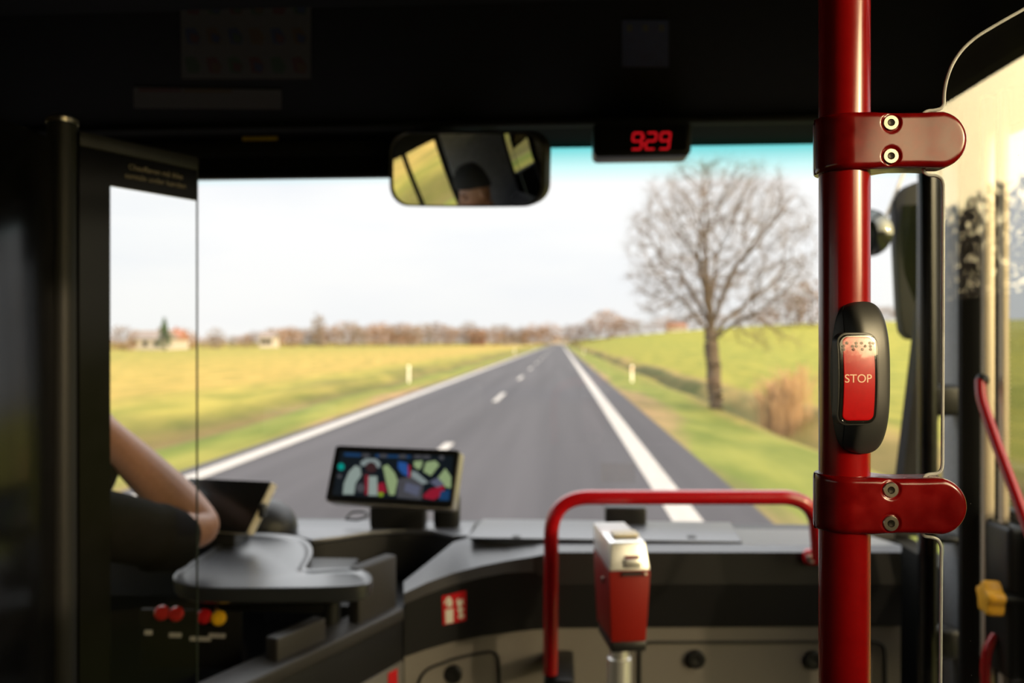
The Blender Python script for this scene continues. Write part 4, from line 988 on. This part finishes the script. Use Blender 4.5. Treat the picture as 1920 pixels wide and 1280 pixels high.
# ---------------------------------------------------------------- the driver
def skin_mesh(chains, sub=2):
    """chains: list of [(pos, radius)...]; the first point of a later chain may be an index into an earlier point"""
    V_, E_, R_ = [], [], []
    for ch in chains:
        prev = None
        for q_ in ch:
            if isinstance(q_, int): prev = q_; continue
            V_.append(tuple(q_[0])); R_.append(q_[1]); i = len(V_) - 1
            if prev is not None: E_.append((prev, i))
            prev = i
    me = bpy.data.meshes.new('tmp'); me.from_pydata(V_, E_, []); ob = bpy.data.objects.new('tmp', me); COL.objects.link(ob)
    m_ = ob.modifiers.new('s', 'SKIN'); m_.use_smooth_shade = True; m_.branch_smoothing = .4
    for i, r_ in enumerate(R_):
        rr2 = r_ if hasattr(r_, '__len__') else (r_, r_); me.skin_vertices[0].data[i].radius = rr2
    me.skin_vertices[0].data[0].use_root = True
    s_ = ob.modifiers.new('u', 'SUBSURF'); s_.levels = sub; s_.render_levels = sub
    dg = bpy.context.evaluated_depsgraph_get(); ev = ob.evaluated_get(dg); em = ev.to_mesh()
    r_ = ([v.co.copy() for v in em.vertices], [tuple(p_.vertices) for p_ in em.polygons]); ev.to_mesh_clear()
    bpy.data.objects.remove(ob); bpy.data.meshes.remove(me); return r_
def islands(me):
    """keep only the largest connected piece"""
    bm = bmesh.new(); bm.from_mesh(me); seen = set(); best = []
    for v in bm.verts:
        if v in seen: continue
        st_ = [v]; seen.add(v); comp = []
        while st_:
            u = st_.pop(); comp.append(u)
            for e_ in u.link_edges:
                w2 = e_.other_vert(u)
                if w2 not in seen: seen.add(w2); st_.append(w2)
        if len(comp) > len(best): best = comp
    bs = set(best); bmesh.ops.delete(bm, geom=[v for v in bm.verts if v not in bs], context='VERTS'); bm.to_mesh(me); bm.free()
def fuse(name, mb, m, parent, vox, smoothn=6, label=None):
    o_ = obj(name, mb, m, parent, label, angle=180)
    a_ = o_.modifiers.new('r', 'REMESH'); a_.mode = 'VOXEL'; a_.voxel_size = vox; a_.use_smooth_shade = True
    c_ = o_.modifiers.new('c', 'SMOOTH'); c_.factor = .5; c_.iterations = smoothn
    dg = bpy.context.evaluated_depsgraph_get(); ev = o_.evaluated_get(dg); me2 = bpy.data.meshes.new_from_object(ev); islands(me2)
    o_.modifiers.clear(); old = o_.data; o_.data = me2; bpy.data.meshes.remove(old); me2.shade_smooth(); return o_
hip = Vector((-1.17, 1.24, 1.12)); sh_r = Vector((-1.0, 1.43, 1.675)); sh_l = Vector((-1.36, 1.40, 1.70))
el_r = PX(392, 1000, 1.735); wr_r = PX(186, 800, 1.80)
gr_a = math.radians(60); grip_r = WC + (wx * math.cos(gr_a) + wy * math.sin(gr_a)) * wr
# forearm runs through wr_r and on to the wheel
hand_r = grip_r + Vector((.012, -.03, .028))
el_l = Vector((-1.52, 1.56, 1.42)); gl_a = math.radians(165); grip_l = WC + (wx * math.cos(gl_a) + wy * math.sin(gl_a)) * wr; wr_l = grip_l + Vector((-.03, -.10, .01)); hand_l = grip_l + Vector((-.008, -.03, .018))
body_ch = [
    [(hip, (.15, .12)), (hip + Vector((0, .05, .16)), (.14, .11)), (Vector((-1.17, 1.36, 1.46)), (.15, .11)), (Vector((-1.17, 1.405, 1.66)), (.120, .085)), (Vector((-1.185, 1.42, 1.80)), .062), (Vector((-1.195, 1.43, 1.89)), .058), (HEAD + Vector((0, .0, -.03)), .07)],
    [3, (sh_r, .066), (sh_r.lerp(el_r, .5), .052), (el_r, .046), (el_r.lerp(wr_r, .28), .056), (el_r.lerp(wr_r, .62), .050), (wr_r, .038), (wr_r.lerp(hand_r, .6), .028), (hand_r, .03)],
    [3, (sh_l, .060), (sh_l.lerp(el_l, .5), .052), (el_l, .043), (el_l.lerp(wr_l, .3), .045), (el_l.lerp(wr_l, .7), .036), (wr_l, .028), (hand_l, .03)],
    [0, (Vector((-1.07, 1.28, 1.11)), .09), (Vector((-1.05, 1.66, 1.12)), .066), (Vector((-1.04, 1.74, .86)), .05), (Vector((-1.04, 1.78, .70)), .036), (Vector((-1.04, 1.92, .675)), .03)],
    [0, (Vector((-1.27, 1.28, 1.11)), .09), (Vector((-1.29, 1.66, 1.12)), .066), (Vector((-1.30, 1.74, .86)), .05), (Vector((-1.30, 1.78, .70)), .036), (Vector((-1.30, 1.92, .675)), .03)]]
per = thing('person', 'driver in black knit top and beanie, bare right forearm raised to the wheel', 'person', (-1.17, 1.35, .65))
mb = MB().add(skin_mesh(body_ch, 2))
# head with face
bm = bmesh.new(); bmesh.ops.create_uvsphere(bm, u_segments=96, v_segments=80, radius=1)
for v in bm.verts:
    x, y, z = v.co; X = x * .081; Y = y * .103; Z = z * .124
    if z < -.2: X *= 1 - .30 * ((-z - .2) / .8) ** 1.3; Y *= 1 - .12 * (-z - .2)
    if y > .2:   # face front
        fx = X / .081; zz = Z
        Y += .034 * math.exp(-((fx / .19) ** 2)) * math.exp(-(((zz + .022) / .024) ** 2)) * (1 if zz > -.05 else .6)      # nose tip
        Y += .017 * math.exp(-((fx / .15) ** 2)) * math.exp(-(((zz - .005) / .03) ** 2))                                    # bridge
        for sx2 in (-.42, .42): Y -= .010 * math.exp(-(((fx - sx2) / .2) ** 2)) * math.exp(-(((zz - .006) / .016) ** 2))     # eye sockets
        Y += .006 * math.exp(-((fx / .5) ** 2)) * math.exp(-(((zz - .03) / .012) ** 2))                                     # brow
        Y += .009 * math.exp(-((fx / .33) ** 2)) * math.exp(-(((zz + .062) / .008) ** 2)) - .006 * math.exp(-((fx / .33) ** 2)) * math.exp(-(((zz + .068) / .003) ** 2)) + .005 * math.exp(-((fx / .28) ** 2)) * math.exp(-(((zz + .075) / .006) ** 2))
        Y += .008 * math.exp(-((fx / .4) ** 2)) * math.exp(-(((zz + .102) / .015) ** 2))                                    # chin
    v.co = Vector((X, Y, Z)) + HEAD + Vector((0, .015, -.005))
mb.add(from_bm(bm))
for s_ in (-1, 1): mb.add(ball(HEAD + Vector((s_ * .083, .0, -.012)), .03, 16, (.3, .6, 1)))
def hand(mb, wrist, palm, grip, rim_t, ww):
    """palm over the rim, four curled fingers and a thumb"""
    ax_ = (palm - wrist).normalized(); side = rim_t.normalized()
    nrm = ax_.cross(side).normalized()
    toward = (grip - palm).normalized()
    chs = []
    for i, (o_, ln) in enumerate(((-.030, .9), (-.010, 1.0), (.011, .95), (.030, .78))):
        b0_ = palm + side * o_ + ax_ * .02
        k1 = grip + side * o_ - toward * .026 + ax_ * .028 * ln; k2 = grip + side * o_ + ax_ * .028 * ln + toward * .012; k3 = grip + side * o_ + toward * .027; 
        chs.append([(b0_, .0105), (k1, .0095), (k2, .009), (k3, .008), (k3 - ax_ * .014 * ln, .0072)])
    tb = palm - ax_ * .015 - side * .028 * ww
    chs.append([(tb, .0125), (tb + toward * .025 - side * .012 * ww, .011), (grip + toward * .01 - ax_ * .024 - side * .02 * ww, .0095), (grip + toward * .026 - ax_ * .012 - side * .01 * ww, .008)])
    for c_ in chs: mb.add(skin_mesh([c_], 2))
    mb.add(box(palm + ax_ * .004, (.085, .09, .03), .012, 3, Matrix((side, ax_, nrm)).transposed()))
hand(mb, wr_r, hand_r, grip_r, -wx * math.sin(gr_a) + wy * math.cos(gr_a), 1)
hand(mb, wr_l, hand_l, grip_l, -wx * math.sin(gl_a) + wy * math.cos(gl_a), -1)
bd_ = fuse('body', mb, M['skin'], per, .0045, 3)
pw_ = worg(per); nrm_ = [v.normal.copy() for v in bd_.data.vertices]     # keep the torso clear of the inside of the knit top
for v, n_ in zip(bd_.data.vertices, nrm_):
    p_ = v.co + pw_
    v.co -= n_ * .034 * smooth(1.785, 1.735, p_.z) * smooth(1.62, 1.54, p_.y) * smooth(1.15, 1.25, p_.z) if p_.z < 1.785 and p_.y < 1.62 else n_ * 0
for v, n_ in zip(bd_.data.vertices, nrm_):
    p_ = v.co + pw_
    if .70 < p_.z < 1.25: v.co -= n_ * .022
bd_.data.update()
em_ = mat('eye_dark', (.03, .02, .015), .2)
for s_ in (-1, 1): obj('eye', ball(HEAD + Vector((s_ * .033, .1005, .001)), .0105, 16, (1.25, .8, .62)), em_, per)
for s_ in (-1, 1): obj('eyebrow', tube([HEAD + Vector((s_ * .014, .119, .025)), HEAD + Vector((s_ * .034, .116, .031)), HEAD + Vector((s_ * .054, .101, .025))], [.003, .0045, .002], 8), M['hair'], per)
obj('lips', tube([HEAD + Vector((-.024, .098, -.070)), HEAD + Vector((-.010, .110, -.068)), HEAD + Vector((.010, .110, -.068)), HEAD + Vector((.024, .098, -.070))], [.002, .0055, .0055, .002], 10), mat('lip_tone', (.20, .065, .05), .5), per)
# black knit top with wide half sleeves
top_ch = [
    [(hip + Vector((0, .01, -.02)), (.175, .145)), (hip + Vector((0, .05, .16)), (.172, .14)), (Vector((-1.17, 1.355, 1.46)), (.175, .135)), (Vector((-1.175, 1.405, 1.66)), (.165, .125)), (Vector((-1.185, 1.42, 1.79)), .078)],
    [3, (sh_r + Vector((0, 0, .0)), .088), (sh_r.lerp(el_r, .38), .077), (sh_r.lerp(el_r, .62) + Vector((0, 0, -.014)), .074), (sh_r.lerp(el_r, .80) + Vector((0, 0, -.02)), .066)],
    [3, (sh_l, .092), (sh_l.lerp(el_l, .5), .08), (sh_l.lerp(el_l, .95), .07)]]
mb = MB().add(skin_mesh(top_ch, 2))
mb.add(tube([sh_r.lerp(el_r, .66) + Vector((0, 0, -.018)), sh_r.lerp(el_r, .86) + Vector((-.006, 0, -.024))], [.074, .062], 24))
g_ = .016
mb.add(skin_mesh([[(hip, (.165, .135)), (hip + Vector((0, .05, .16)), (.155, .125)), (Vector((-1.17, 1.36, 1.46)), (.168, .128)), (Vector((-1.17, 1.405, 1.66)), (.120 + g_, .085 + g_)), (Vector((-1.183, 1.418, 1.785)), .062 + g_)],
    [3, (sh_r, .066 + g_), (sh_r.lerp(el_r, .5), .052 + g_)], [3, (sh_l, .060 + g_), (sh_l.lerp(el_l, .5), .052 + g_)]], 2))
fuse('knit_top', mb, M['cloth'], per, .008, 4, 'black knit top with loose sleeves')
tro = [[(hip + Vector((0, 0, .0)), (.165, .14)), (hip + Vector((0, .02, .06)), (.16, .13))]]
def leg_tube(x0, x1): return tube(fillet([(x0, 1.22, 1.115), (x1, 1.64, 1.125), (x1 + (.01 if x1 > -1.17 else -.01), 1.755, .86), (x1, 1.775, .735)], .10, 6), [.105] * 1 + [.100 - .034 * i / 15 for i in range(15)], 24)
fuse('trousers', MB().add(skin_mesh(tro, 2)).add(leg_tube(-1.08, -1.05)).add(leg_tube(-1.26, -1.29)), M['trouser'], per, .01, 3, 'dark trousers')
for x in (-1.04, -1.30): obj('shoe', box((x, 1.86, .69), (.095, .27, .08), .03, 4), M['plastic'], per, 'black shoe')
# beanie
rows = []
for i in range(15):
    a_ = i / 14 * math.pi / 2; row = []
    for k in range(40):
        q_ = 2 * math.pi * k / 40; dirv = Vector((math.cos(q_), math.sin(q_), 0))
        lift_ = .028 * max(0, dirv.y) - .045 * max(0, -dirv.y)
        s_ = math.cos(a_) ** .6; row.append(HEAD + Vector((dirv.x * .092 * s_, .014 + dirv.y * .115 * s_, .038 + lift_ * (1 - i / 14) + .112 * math.sin(a_))))
    rows.append(row)
bmn = obj('beanie', MB().add(grid(rows, True)), M['hair'], per, 'dark knit beanie', angle=80)
sm = bmn.modifiers.new('s', 'SOLIDIFY'); sm.thickness = .008; sm.offset = 1

# ================================================================ OUTDOORS
bark = mat('bark_brown', (.085, .062, .045), .9, nscale=14, namt=.3, bump=.5)
twig = mat('twig_brown', (.12, .082, .055), .9, nscale=3, namt=.3)
def colonize(attr, start, lean, step, di, dk, maxn=4000, seed=1, limbs=()):
    rs_ = np.random.RandomState(seed); P_ = [np.array(start, float)]; par = [-1]
    def limb(p0, q, bend=0):
        c = np.array(P_[p0]); e_ = np.array(q, float); n = int(np.linalg.norm(e_ - c) / step) + 1; last = p0
        for i in range(1, n + 1):
            t_ = i / n; P_.append(c + (e_ - c) * t_ + np.array([0, 0, bend * math.sin(t_ * math.pi)]) + rs_.normal(0, .02, 3)); par.append(last); last = len(P_) - 1
        return last
    top = limb(0, lean)
    for (f_, q) in limbs: limb(max(1, top - f_), np.array(lean) + np.array(q), .12)
    A = attr.copy(); tips = 0
    for it in range(160):
        if len(A) == 0 or len(P_) > maxn: break
        NP = np.array(P_); best = np.full(len(A), 1e9); idx = np.zeros(len(A), int)
        for c0 in range(0, len(NP), 400):
            d = np.linalg.norm(A[:, None] - NP[None, c0:c0 + 400], axis=2); j = d.argmin(1); dm = d[np.arange(len(A)), j]; u = dm < best; best[u] = dm[u]; idx[u] = j[u] + c0
        keep = best > dk; A = A[keep]; best = best[keep]; idx = idx[keep]
        act = best < di
        if not act.any(): break
        grown = 0
        for nidx in np.unique(idx[act]):
            s_ = act & (idx == nidx); v = A[s_] - NP[nidx]; v = (v / np.linalg.norm(v, axis=1)[:, None]).sum(0); nn = np.linalg.norm(v)
            if nn < 1e-6: continue
            v = v / nn + rs_.normal(0, .12, 3); v /= np.linalg.norm(v); q = NP[nidx] + v * step
            if np.linalg.norm(NP - q, axis=1).min() < .5 * step: continue
            P_.append(q); par.append(int(nidx)); grown += 1
        if not grown: break
    return P_, par
def tree_geo(P_, par, tip, trunk_r, seed=3, twigs=3, tlen=.35, expo=2.3):
    rs_ = random.Random(seed); n = len(P_); ch = [[] for _ in range(n)]
    for i, p_ in enumerate(par):
        if p_ >= 0: ch[p_].append(i)
    acc = [0.0] * n
    for i in range(n - 1, -1, -1):
        acc[i] = sum(acc[c] for c in ch[i]) if ch[i] else tip ** expo
    R_ = [a ** (1 / expo) for a in acc]; k = trunk_r / R_[0] if trunk_r else 1
    big, small = MB(), MB()
    R_ = [max(tip, r_ * (k if r_ > tip * 4 else 1)) if False else r_ * (1 + (k - 1) * min(1, (r_ / R_[0]) ** .5)) for r_ in R_]
    for i in range(1, n):
        a_, b_ = Vector(P_[par[i]]), Vector(P_[i]); sg_ = 8 if R_[i] > .08 else (5 if R_[i] > .02 else 3)
        tb = tube([a_, b_], [R_[par[i]] if len(ch[par[i]]) < 2 or R_[i] > .75 * R_[par[i]] else min(R_[par[i]], R_[i] * 1.25), R_[i]], sg_, False)
        (big if R_[i] > .02 else small).add(tb)
    for i in range(n):
        if R_[i] < .022:
            for _ in range(twigs):
                d = (Vector(P_[i]) - Vector(P_[par[i]])).normalized() + Vector((rs_.gauss(0, .7), rs_.gauss(0, .7), rs_.gauss(.15, .6))); d.normalize()
                L_ = tlen * rs_.uniform(.5, 1.2); m_ = Vector(P_[i]) + d * L_ * .5; e_ = m_ + (d + Vector((rs_.gauss(0, .3), rs_.gauss(0, .3), rs_.gauss(.05, .3)))).normalized() * L_ * .5
                small.add(tube([P_[i], m_, e_], [tip * .8, tip * .6, tip * .3], 3, False))
    return big, small
# --- the bare roadside tree
TX, TY = 5.02, 26.0; gzt = gz(TX, TY)
rs_ = np.random.RandomState(11); A = []
for _ in range(60): A.append((TX + 1.7 + rs_.normal(0, .5), TY + rs_.normal(0, .5), 2.1 + rs_.normal(0, .25)))
while len(A) < 2600:
    v = rs_.uniform(-1, 1, 3)
    r2_ = (v ** 2).sum()
    if r2_ > 1 or r2_ < .05: continue
    x, y, z = v[0] * 3.15, v[1] * 2.9, v[2] * 2.95
    if z < -1.0 and math.hypot(x, y) < (-z - 1.0) * 1.0: continue
    A.append((TX + .10 + x, TY + y, 5.05 + z - .12 * abs(x) * (z < 0)))
P_, par = colonize(np.array(A), (TX, TY, gzt - .1), (TX - .18, TY, 2.45), .18, 2.0, .26, 7000, limbs=((0, (-.15, .1, 2.4)), (0, (-1.0, .5, 1.9)), (1, (.75, -.4, 2.0)), (2, (-1.2, -.7, 1.0)), (2, (1.5, .5, 1.0)), (1, (.3, 1.0, 1.8)), (3, (1.3, -.9, .45)), (0, (-.5, -.9, 2.0))))
P_ = P_
big, small = tree_geo(P_, par, .0052, .23, twigs=4, tlen=.42)
tr = thing('roadside_tree', 'bare spreading tree at the right verge just behind the ditch', 'tree', (TX, TY, gzt))
obj('trunk_and_limbs', big, bark, tr, angle=60); obj('twigs', small, twig, tr, 'fine bare twigs', angle=60)

# --- reeds in the ditch
def reeds(name, px, py, D, n, h0, wd, m, label):
    b_ = PX(px, py, D); x0, y0 = b_.x, D; r_ = random.Random(5); mbx = MB()
    for i in range(n):
        x = x0 + r_.gauss(0, wd * .4); y = y0 + r_.gauss(0, wd * .8); z = gz(x, y) - .03; h_ = h0 * r_.uniform(.6, 1.1); d = Vector((r_.gauss(0, .12), r_.gauss(0, .12), 1)) * h_
        p0 = Vector((x, y, z)); mbx.add(tube([p0, p0 + d * .6, p0 + d + Vector((d.x * .5, d.y * .5, 0))], [.006, .005, .011], 3, False))
    o_ = obj(name, mbx, m); tag(o_, label, 'reeds', kind='stuff')
reed_m = mat('reed_straw', (.33, .205, .11), .9, nscale=2, namt=.25)
reeds('reeds', 1470, 800, 24.5, 620, 1.55, .72, reed_m, 'tan clump of dry reeds in the ditch beside the bare tree')

# --- roadside delineator posts
def marker(x, y, refl, label):
    z = gz(x, y); r_ = thing('marker_post', label, 'post', (x, y, z), 'white roadside marker posts')
    obj('post', MB().add(prism([Vector((x - .055, y - .05, z - .05)), Vector((x + .055, y - .05, z - .05)), Vector((x + .03, y + .05, z - .05)), Vector((x - .03, y + .05, z - .05))], (0, 0, .93), .008)), M['white'], r_)
    obj('reflector', MB().add(box((x, y - .053, z + .68), (.075, .012, .17), .004)), refl, r_, 'reflector')
ro = mat('reflector_orange', (.75, .32, .03), .3, nscale=20); rw = mat('reflector_pale', (.75, .68, .5), .3, nscale=20)
marker(PX(767, 640, 41).x, 41, rw, 'nearest white marker post on the left verge of the road')
marker(PX(1185, 640, 43).x, 43, ro, 'nearest white marker post on the right verge, with orange reflector')
marker(PX(965, 640, 135).x, 135, rw, 'second white marker post along the left verge, farther away')
marker(PX(1095, 640, 140).x, 140, ro, 'second white marker post along the right verge, farther away')
marker(PX(1001, 640, 232).x, 232, rw, 'third and smallest white marker post along the left verge')

# --- far houses
def house(px, D, w_, d_, h_, rh, wallm, roofm, label, base=None):
    x = PX(px, 640, D).x; z = gz(x, D) if base is None else base
    r_ = thing('house', label, 'house', (x, D, z))
    obj('walls', MB().add(box2((x - w_ / 2, D - d_ / 2, z - .5), (x + w_ / 2, D + d_ / 2, z + h_))), wallm, r_)
    e_ = .4
    pr = [Vector((x - w_ / 2 - e_, D - d_ / 2 - e_, z + h_)), Vector((x - w_ / 2 - e_, D + d_ / 2 + e_, z + h_)), Vector((x - w_ / 2 - e_, D, z + h_ + rh))]
    obj('roof', MB().add(prism(pr, (w_ + 2 * e_, 0, 0))), roofm, r_)
    for k in range(3):
        xx = x - w_ * .3 + k * w_ * .3; obj('window', MB().add(box2((xx - .6, D - d_ / 2 - .04, z + h_ * .35), (xx + .6, D - d_ / 2 + .05, z + h_ * .8))), M['groove'], r_)
    obj('chimney', MB().add(box2((x + w_ * .2 - .3, D - .3, z + h_ + rh * .5), (x + w_ * .2 + .3, D + .3, z + h_ + rh + .7))), roofm, r_)
hw = mat('house_white', (.36, .32, .28), .8, nscale=2, namt=.08); rf_r = mat('roof_red', (.22, .095, .06), .8, nscale=2); rf_g = mat('roof_grey', (.16, .13, .12), .8, nscale=2); hr_ = mat('house_red', (.26, .08, .05), .8, nscale=2)
house(286, 190, 9, 7, 2.6, 2.2, hw, rf_g, 'long white house left of the dark green conifer at the far left', base=gz(PX(286, 640, 190).x, 190))
house(322, 200, 6, 6, 2.6, 2.6, hw, rf_r, 'white house with red roof right of the dark green conifer')
house(505, 260, 4.5, 6, 3.4, 2.0, hw, rf_g, 'small white house alone in the left tree line')
house(755, 420, 14, 8, 2.6, 3, hw, rf_r, 'pale house with red roof in front of the distant trees left of the road')
house(896, 450, 8, 8, 5, 3, hr_, rf_r, 'red barn among distant trees left of the road')
house(964, 480, 15, 8, 4.2, 2, hw, rf_g, 'wide pale house near the vanishing point of the road')
house(1051, 620, 14, 8, 3.5, 3, hw, rf_g, 'tiny pale house at the far end of the road')
house(1268, 420, 10, 8, 2.4, 2.6, hw, rf_r, 'orange roofed house on the rise right of the road')

# --- far trees: each a trunk and a bare twiggy crown
def far_tree(name, label, seed, h_, w_, m, loc_, dens=420, conifer=False, low=-.04, group='bare trees of the distant tree line', leaf=.5):
    r_ = random.Random(seed); root = thing(name, label, 'tree', (0, 0, 0), group)
    obj('trunk', MB().add(tube([(0, 0, -.5), (0, 0, h_ * .5), (0, 0, h_ * .85)], [h_ * .022, h_ * .015, h_ * .004], 6)), bark, root)
    mbx = MB()
    for i in range(dens):
        if conifer:
            t_ = r_.random() ** .7; rad = w_ / 2 * (1 - t_) + .1; z = h_ * (.06 + .94 * t_); q_ = r_.uniform(0, 6.28); c_ = Vector((math.cos(q_) * rad * r_.random() ** .4, math.sin(q_) * rad * r_.random() ** .4, z))
        else:
            while True:
                v = Vector((r_.uniform(-1, 1), r_.uniform(-1, 1), r_.uniform(-1, 1)))
                if .1 < v.length < 1: break
            lump = 1 + .18 * math.sin(v.x * 5 + seed) * math.cos(v.z * 4 + seed)
            c_ = Vector((v.x * w_ / 2 * lump, v.y * w_ / 2 * lump, h_ * (low + (1 - low) * (v.z * .5 + .5))))
        d = (Vector((c_.x, c_.y, c_.z - h_ * .3)).normalized() + Vector((r_.gauss(0, .4), r_.gauss(0, .4), r_.gauss(0, .3)))).normalized() * leaf * h_ * .22 * r_.uniform(.6, 1.3)
        s2 = d.cross(Vector((r_.gauss(0, 1), r_.gauss(0, 1), r_.gauss(0, 1)))).normalized() * leaf * h_ * .035
        o_ = len(mbx.v); mbx.v += [tuple(c_ - d * .5 - s2 * .4), tuple(c_ + s2), tuple(c_ + d * .5), tuple(c_ - s2)]; mbx.f += [(o_, o_ + 1, o_ + 2, o_ + 3)]; mbx.m += [0]
    obj('crown', mbx, m, root, angle=60); root.location = loc_; return root
tm1 = mat('far_twigs_brown', (.15, .10, .072), .95, nscale=.4, namt=.25); tm2 = mat('far_twigs_orange', (.21, .12, .065), .95, nscale=.4, namt=.25); tm3 = mat('far_twigs_grey', (.16, .12, .092), .95, nscale=.4, namt=.25); tm4 = mat('conifer_green', (.045, .075, .04), .95, nscale=.4, namt=.25)
def GP(px, D): x = PX(px, 640, D).x; return Vector((x, D, gz(x, D)))
GRP = 'bare trees of the distant tree line'
LB = {'b': 'low brown bare tree in the hazy tree line left of the road', 'o': 'low orange-brown bare tree in the hazy tree line left of the road', 'g': 'low grey-brown bare tree in the hazy tree line left of the road'}
protos = {'b': far_tree('distant_tree', LB['b'], 1, 6, 7.5, tm1, GP(228, 185), 600), 'o': far_tree('distant_tree', LB['o'], 2, 6, 7.5, tm2, GP(345, 215), 600), 'g': far_tree('distant_tree', LB['g'], 3, 6.5, 6, tm3, GP(405, 230), 420)}
r_ = random.Random(21)
for i in range(66):
    px = 214 + i * 12.6 + r_.uniform(-5, 5); D = 178 + (px - 215) * .36 + r_.uniform(-14, 14); kind = r_.choice('bbogo'); hgt = (22 + 18 * smooth(420, 640, px) + r_.uniform(-5, 9)) / F * D / 6
    if px > 830: hgt *= .9
    if px > 1035: continue
    dup(protos[kind], GP(px, D), r_.uniform(0, 6), hgt, LB[kind], GRP)
LR = {'b': 'low brown bare tree on the rise right of the road', 'o': 'low orange-brown bare tree on the rise right of the road', 'g': 'low grey-brown bare tree on the rise right of the road'}
for px, D, kd, hp_ in ((1068, 400, 'b', 34), (1085, 395, 'o', 34), (1108, 390, 'b', 38), (1160, 380, 'o', 36), (1180, 370, 'b', 28), (1200, 350, 'g', 22), (1225, 330, 'b', 20), (1252, 300, 'o', 26), (1298, 300, 'b', 26), (1322, 300, 'g', 28), (1345, 290, 'b', 24), (1385, 280, 'g', 22), (1412, 280, 'b', 22), (1440, 275, 'o', 26), (1570, 270, 'b', 34), (1630, 270, 'o', 28), (1660, 280, 'b', 24), (1690, 280, 'o', 26)):
    dup(protos[kd], GP(px, D), r_.uniform(0, 6), (hp_ + 6) / F * D / 6, LR[kd], 'bare trees on the right rise')
far_tree('distant_tree', 'tall slim bare tree standing above the left tree line', 8, 14, 6, tm3, GP(597, 310), 260, group=None)
far_tree('conifer', 'dark green conifer beside the white houses at the far left', 9, 7.5, 4, tm4, GP(308, 180), 700, True, group=None)
far_tree('distant_tree', 'large rounded orange-brown tree on the right of the road end', 12, 14.5, 18, tm2, GP(1138, 385), 800, group=None)
far_tree('distant_tree', 'tall purple-brown tree behind the red pole on the right rise', 14, 13, 15, tm1, GP(1520, 225), 700, group=None)
far_tree('distant_tree', 'brown bushy tree just left of the red pole on the right rise', 15, 10, 13, tm1, GP(1478, 235), 600, group=None)

# trees behind the bus on the right: the photo shows them reflected in the clear screen
tm5 = mat('near_twigs_dark', (.10, .07, .045), .95, nscale=.4, namt=.25)
pr_ = far_tree('reflected_tree', 'dark bare tree beside the road seen reflected in the clear screen', 31, 8.0, 9, tm5, Vector((17, -27, gz(17, -27))), 3000, group='trees reflected in the clear screen', leaf=.26)
for k, (x, y, s_) in enumerate(((12, -30, 1.0), (22, -30, .9), (15, -40, 1.1), (24, -24, .75), (29, -26, .8), (9, -42, 1.1), (19, -36, 1.05))):
    dup(pr_, Vector((x, y, -.05)), k * 1.1, s_)
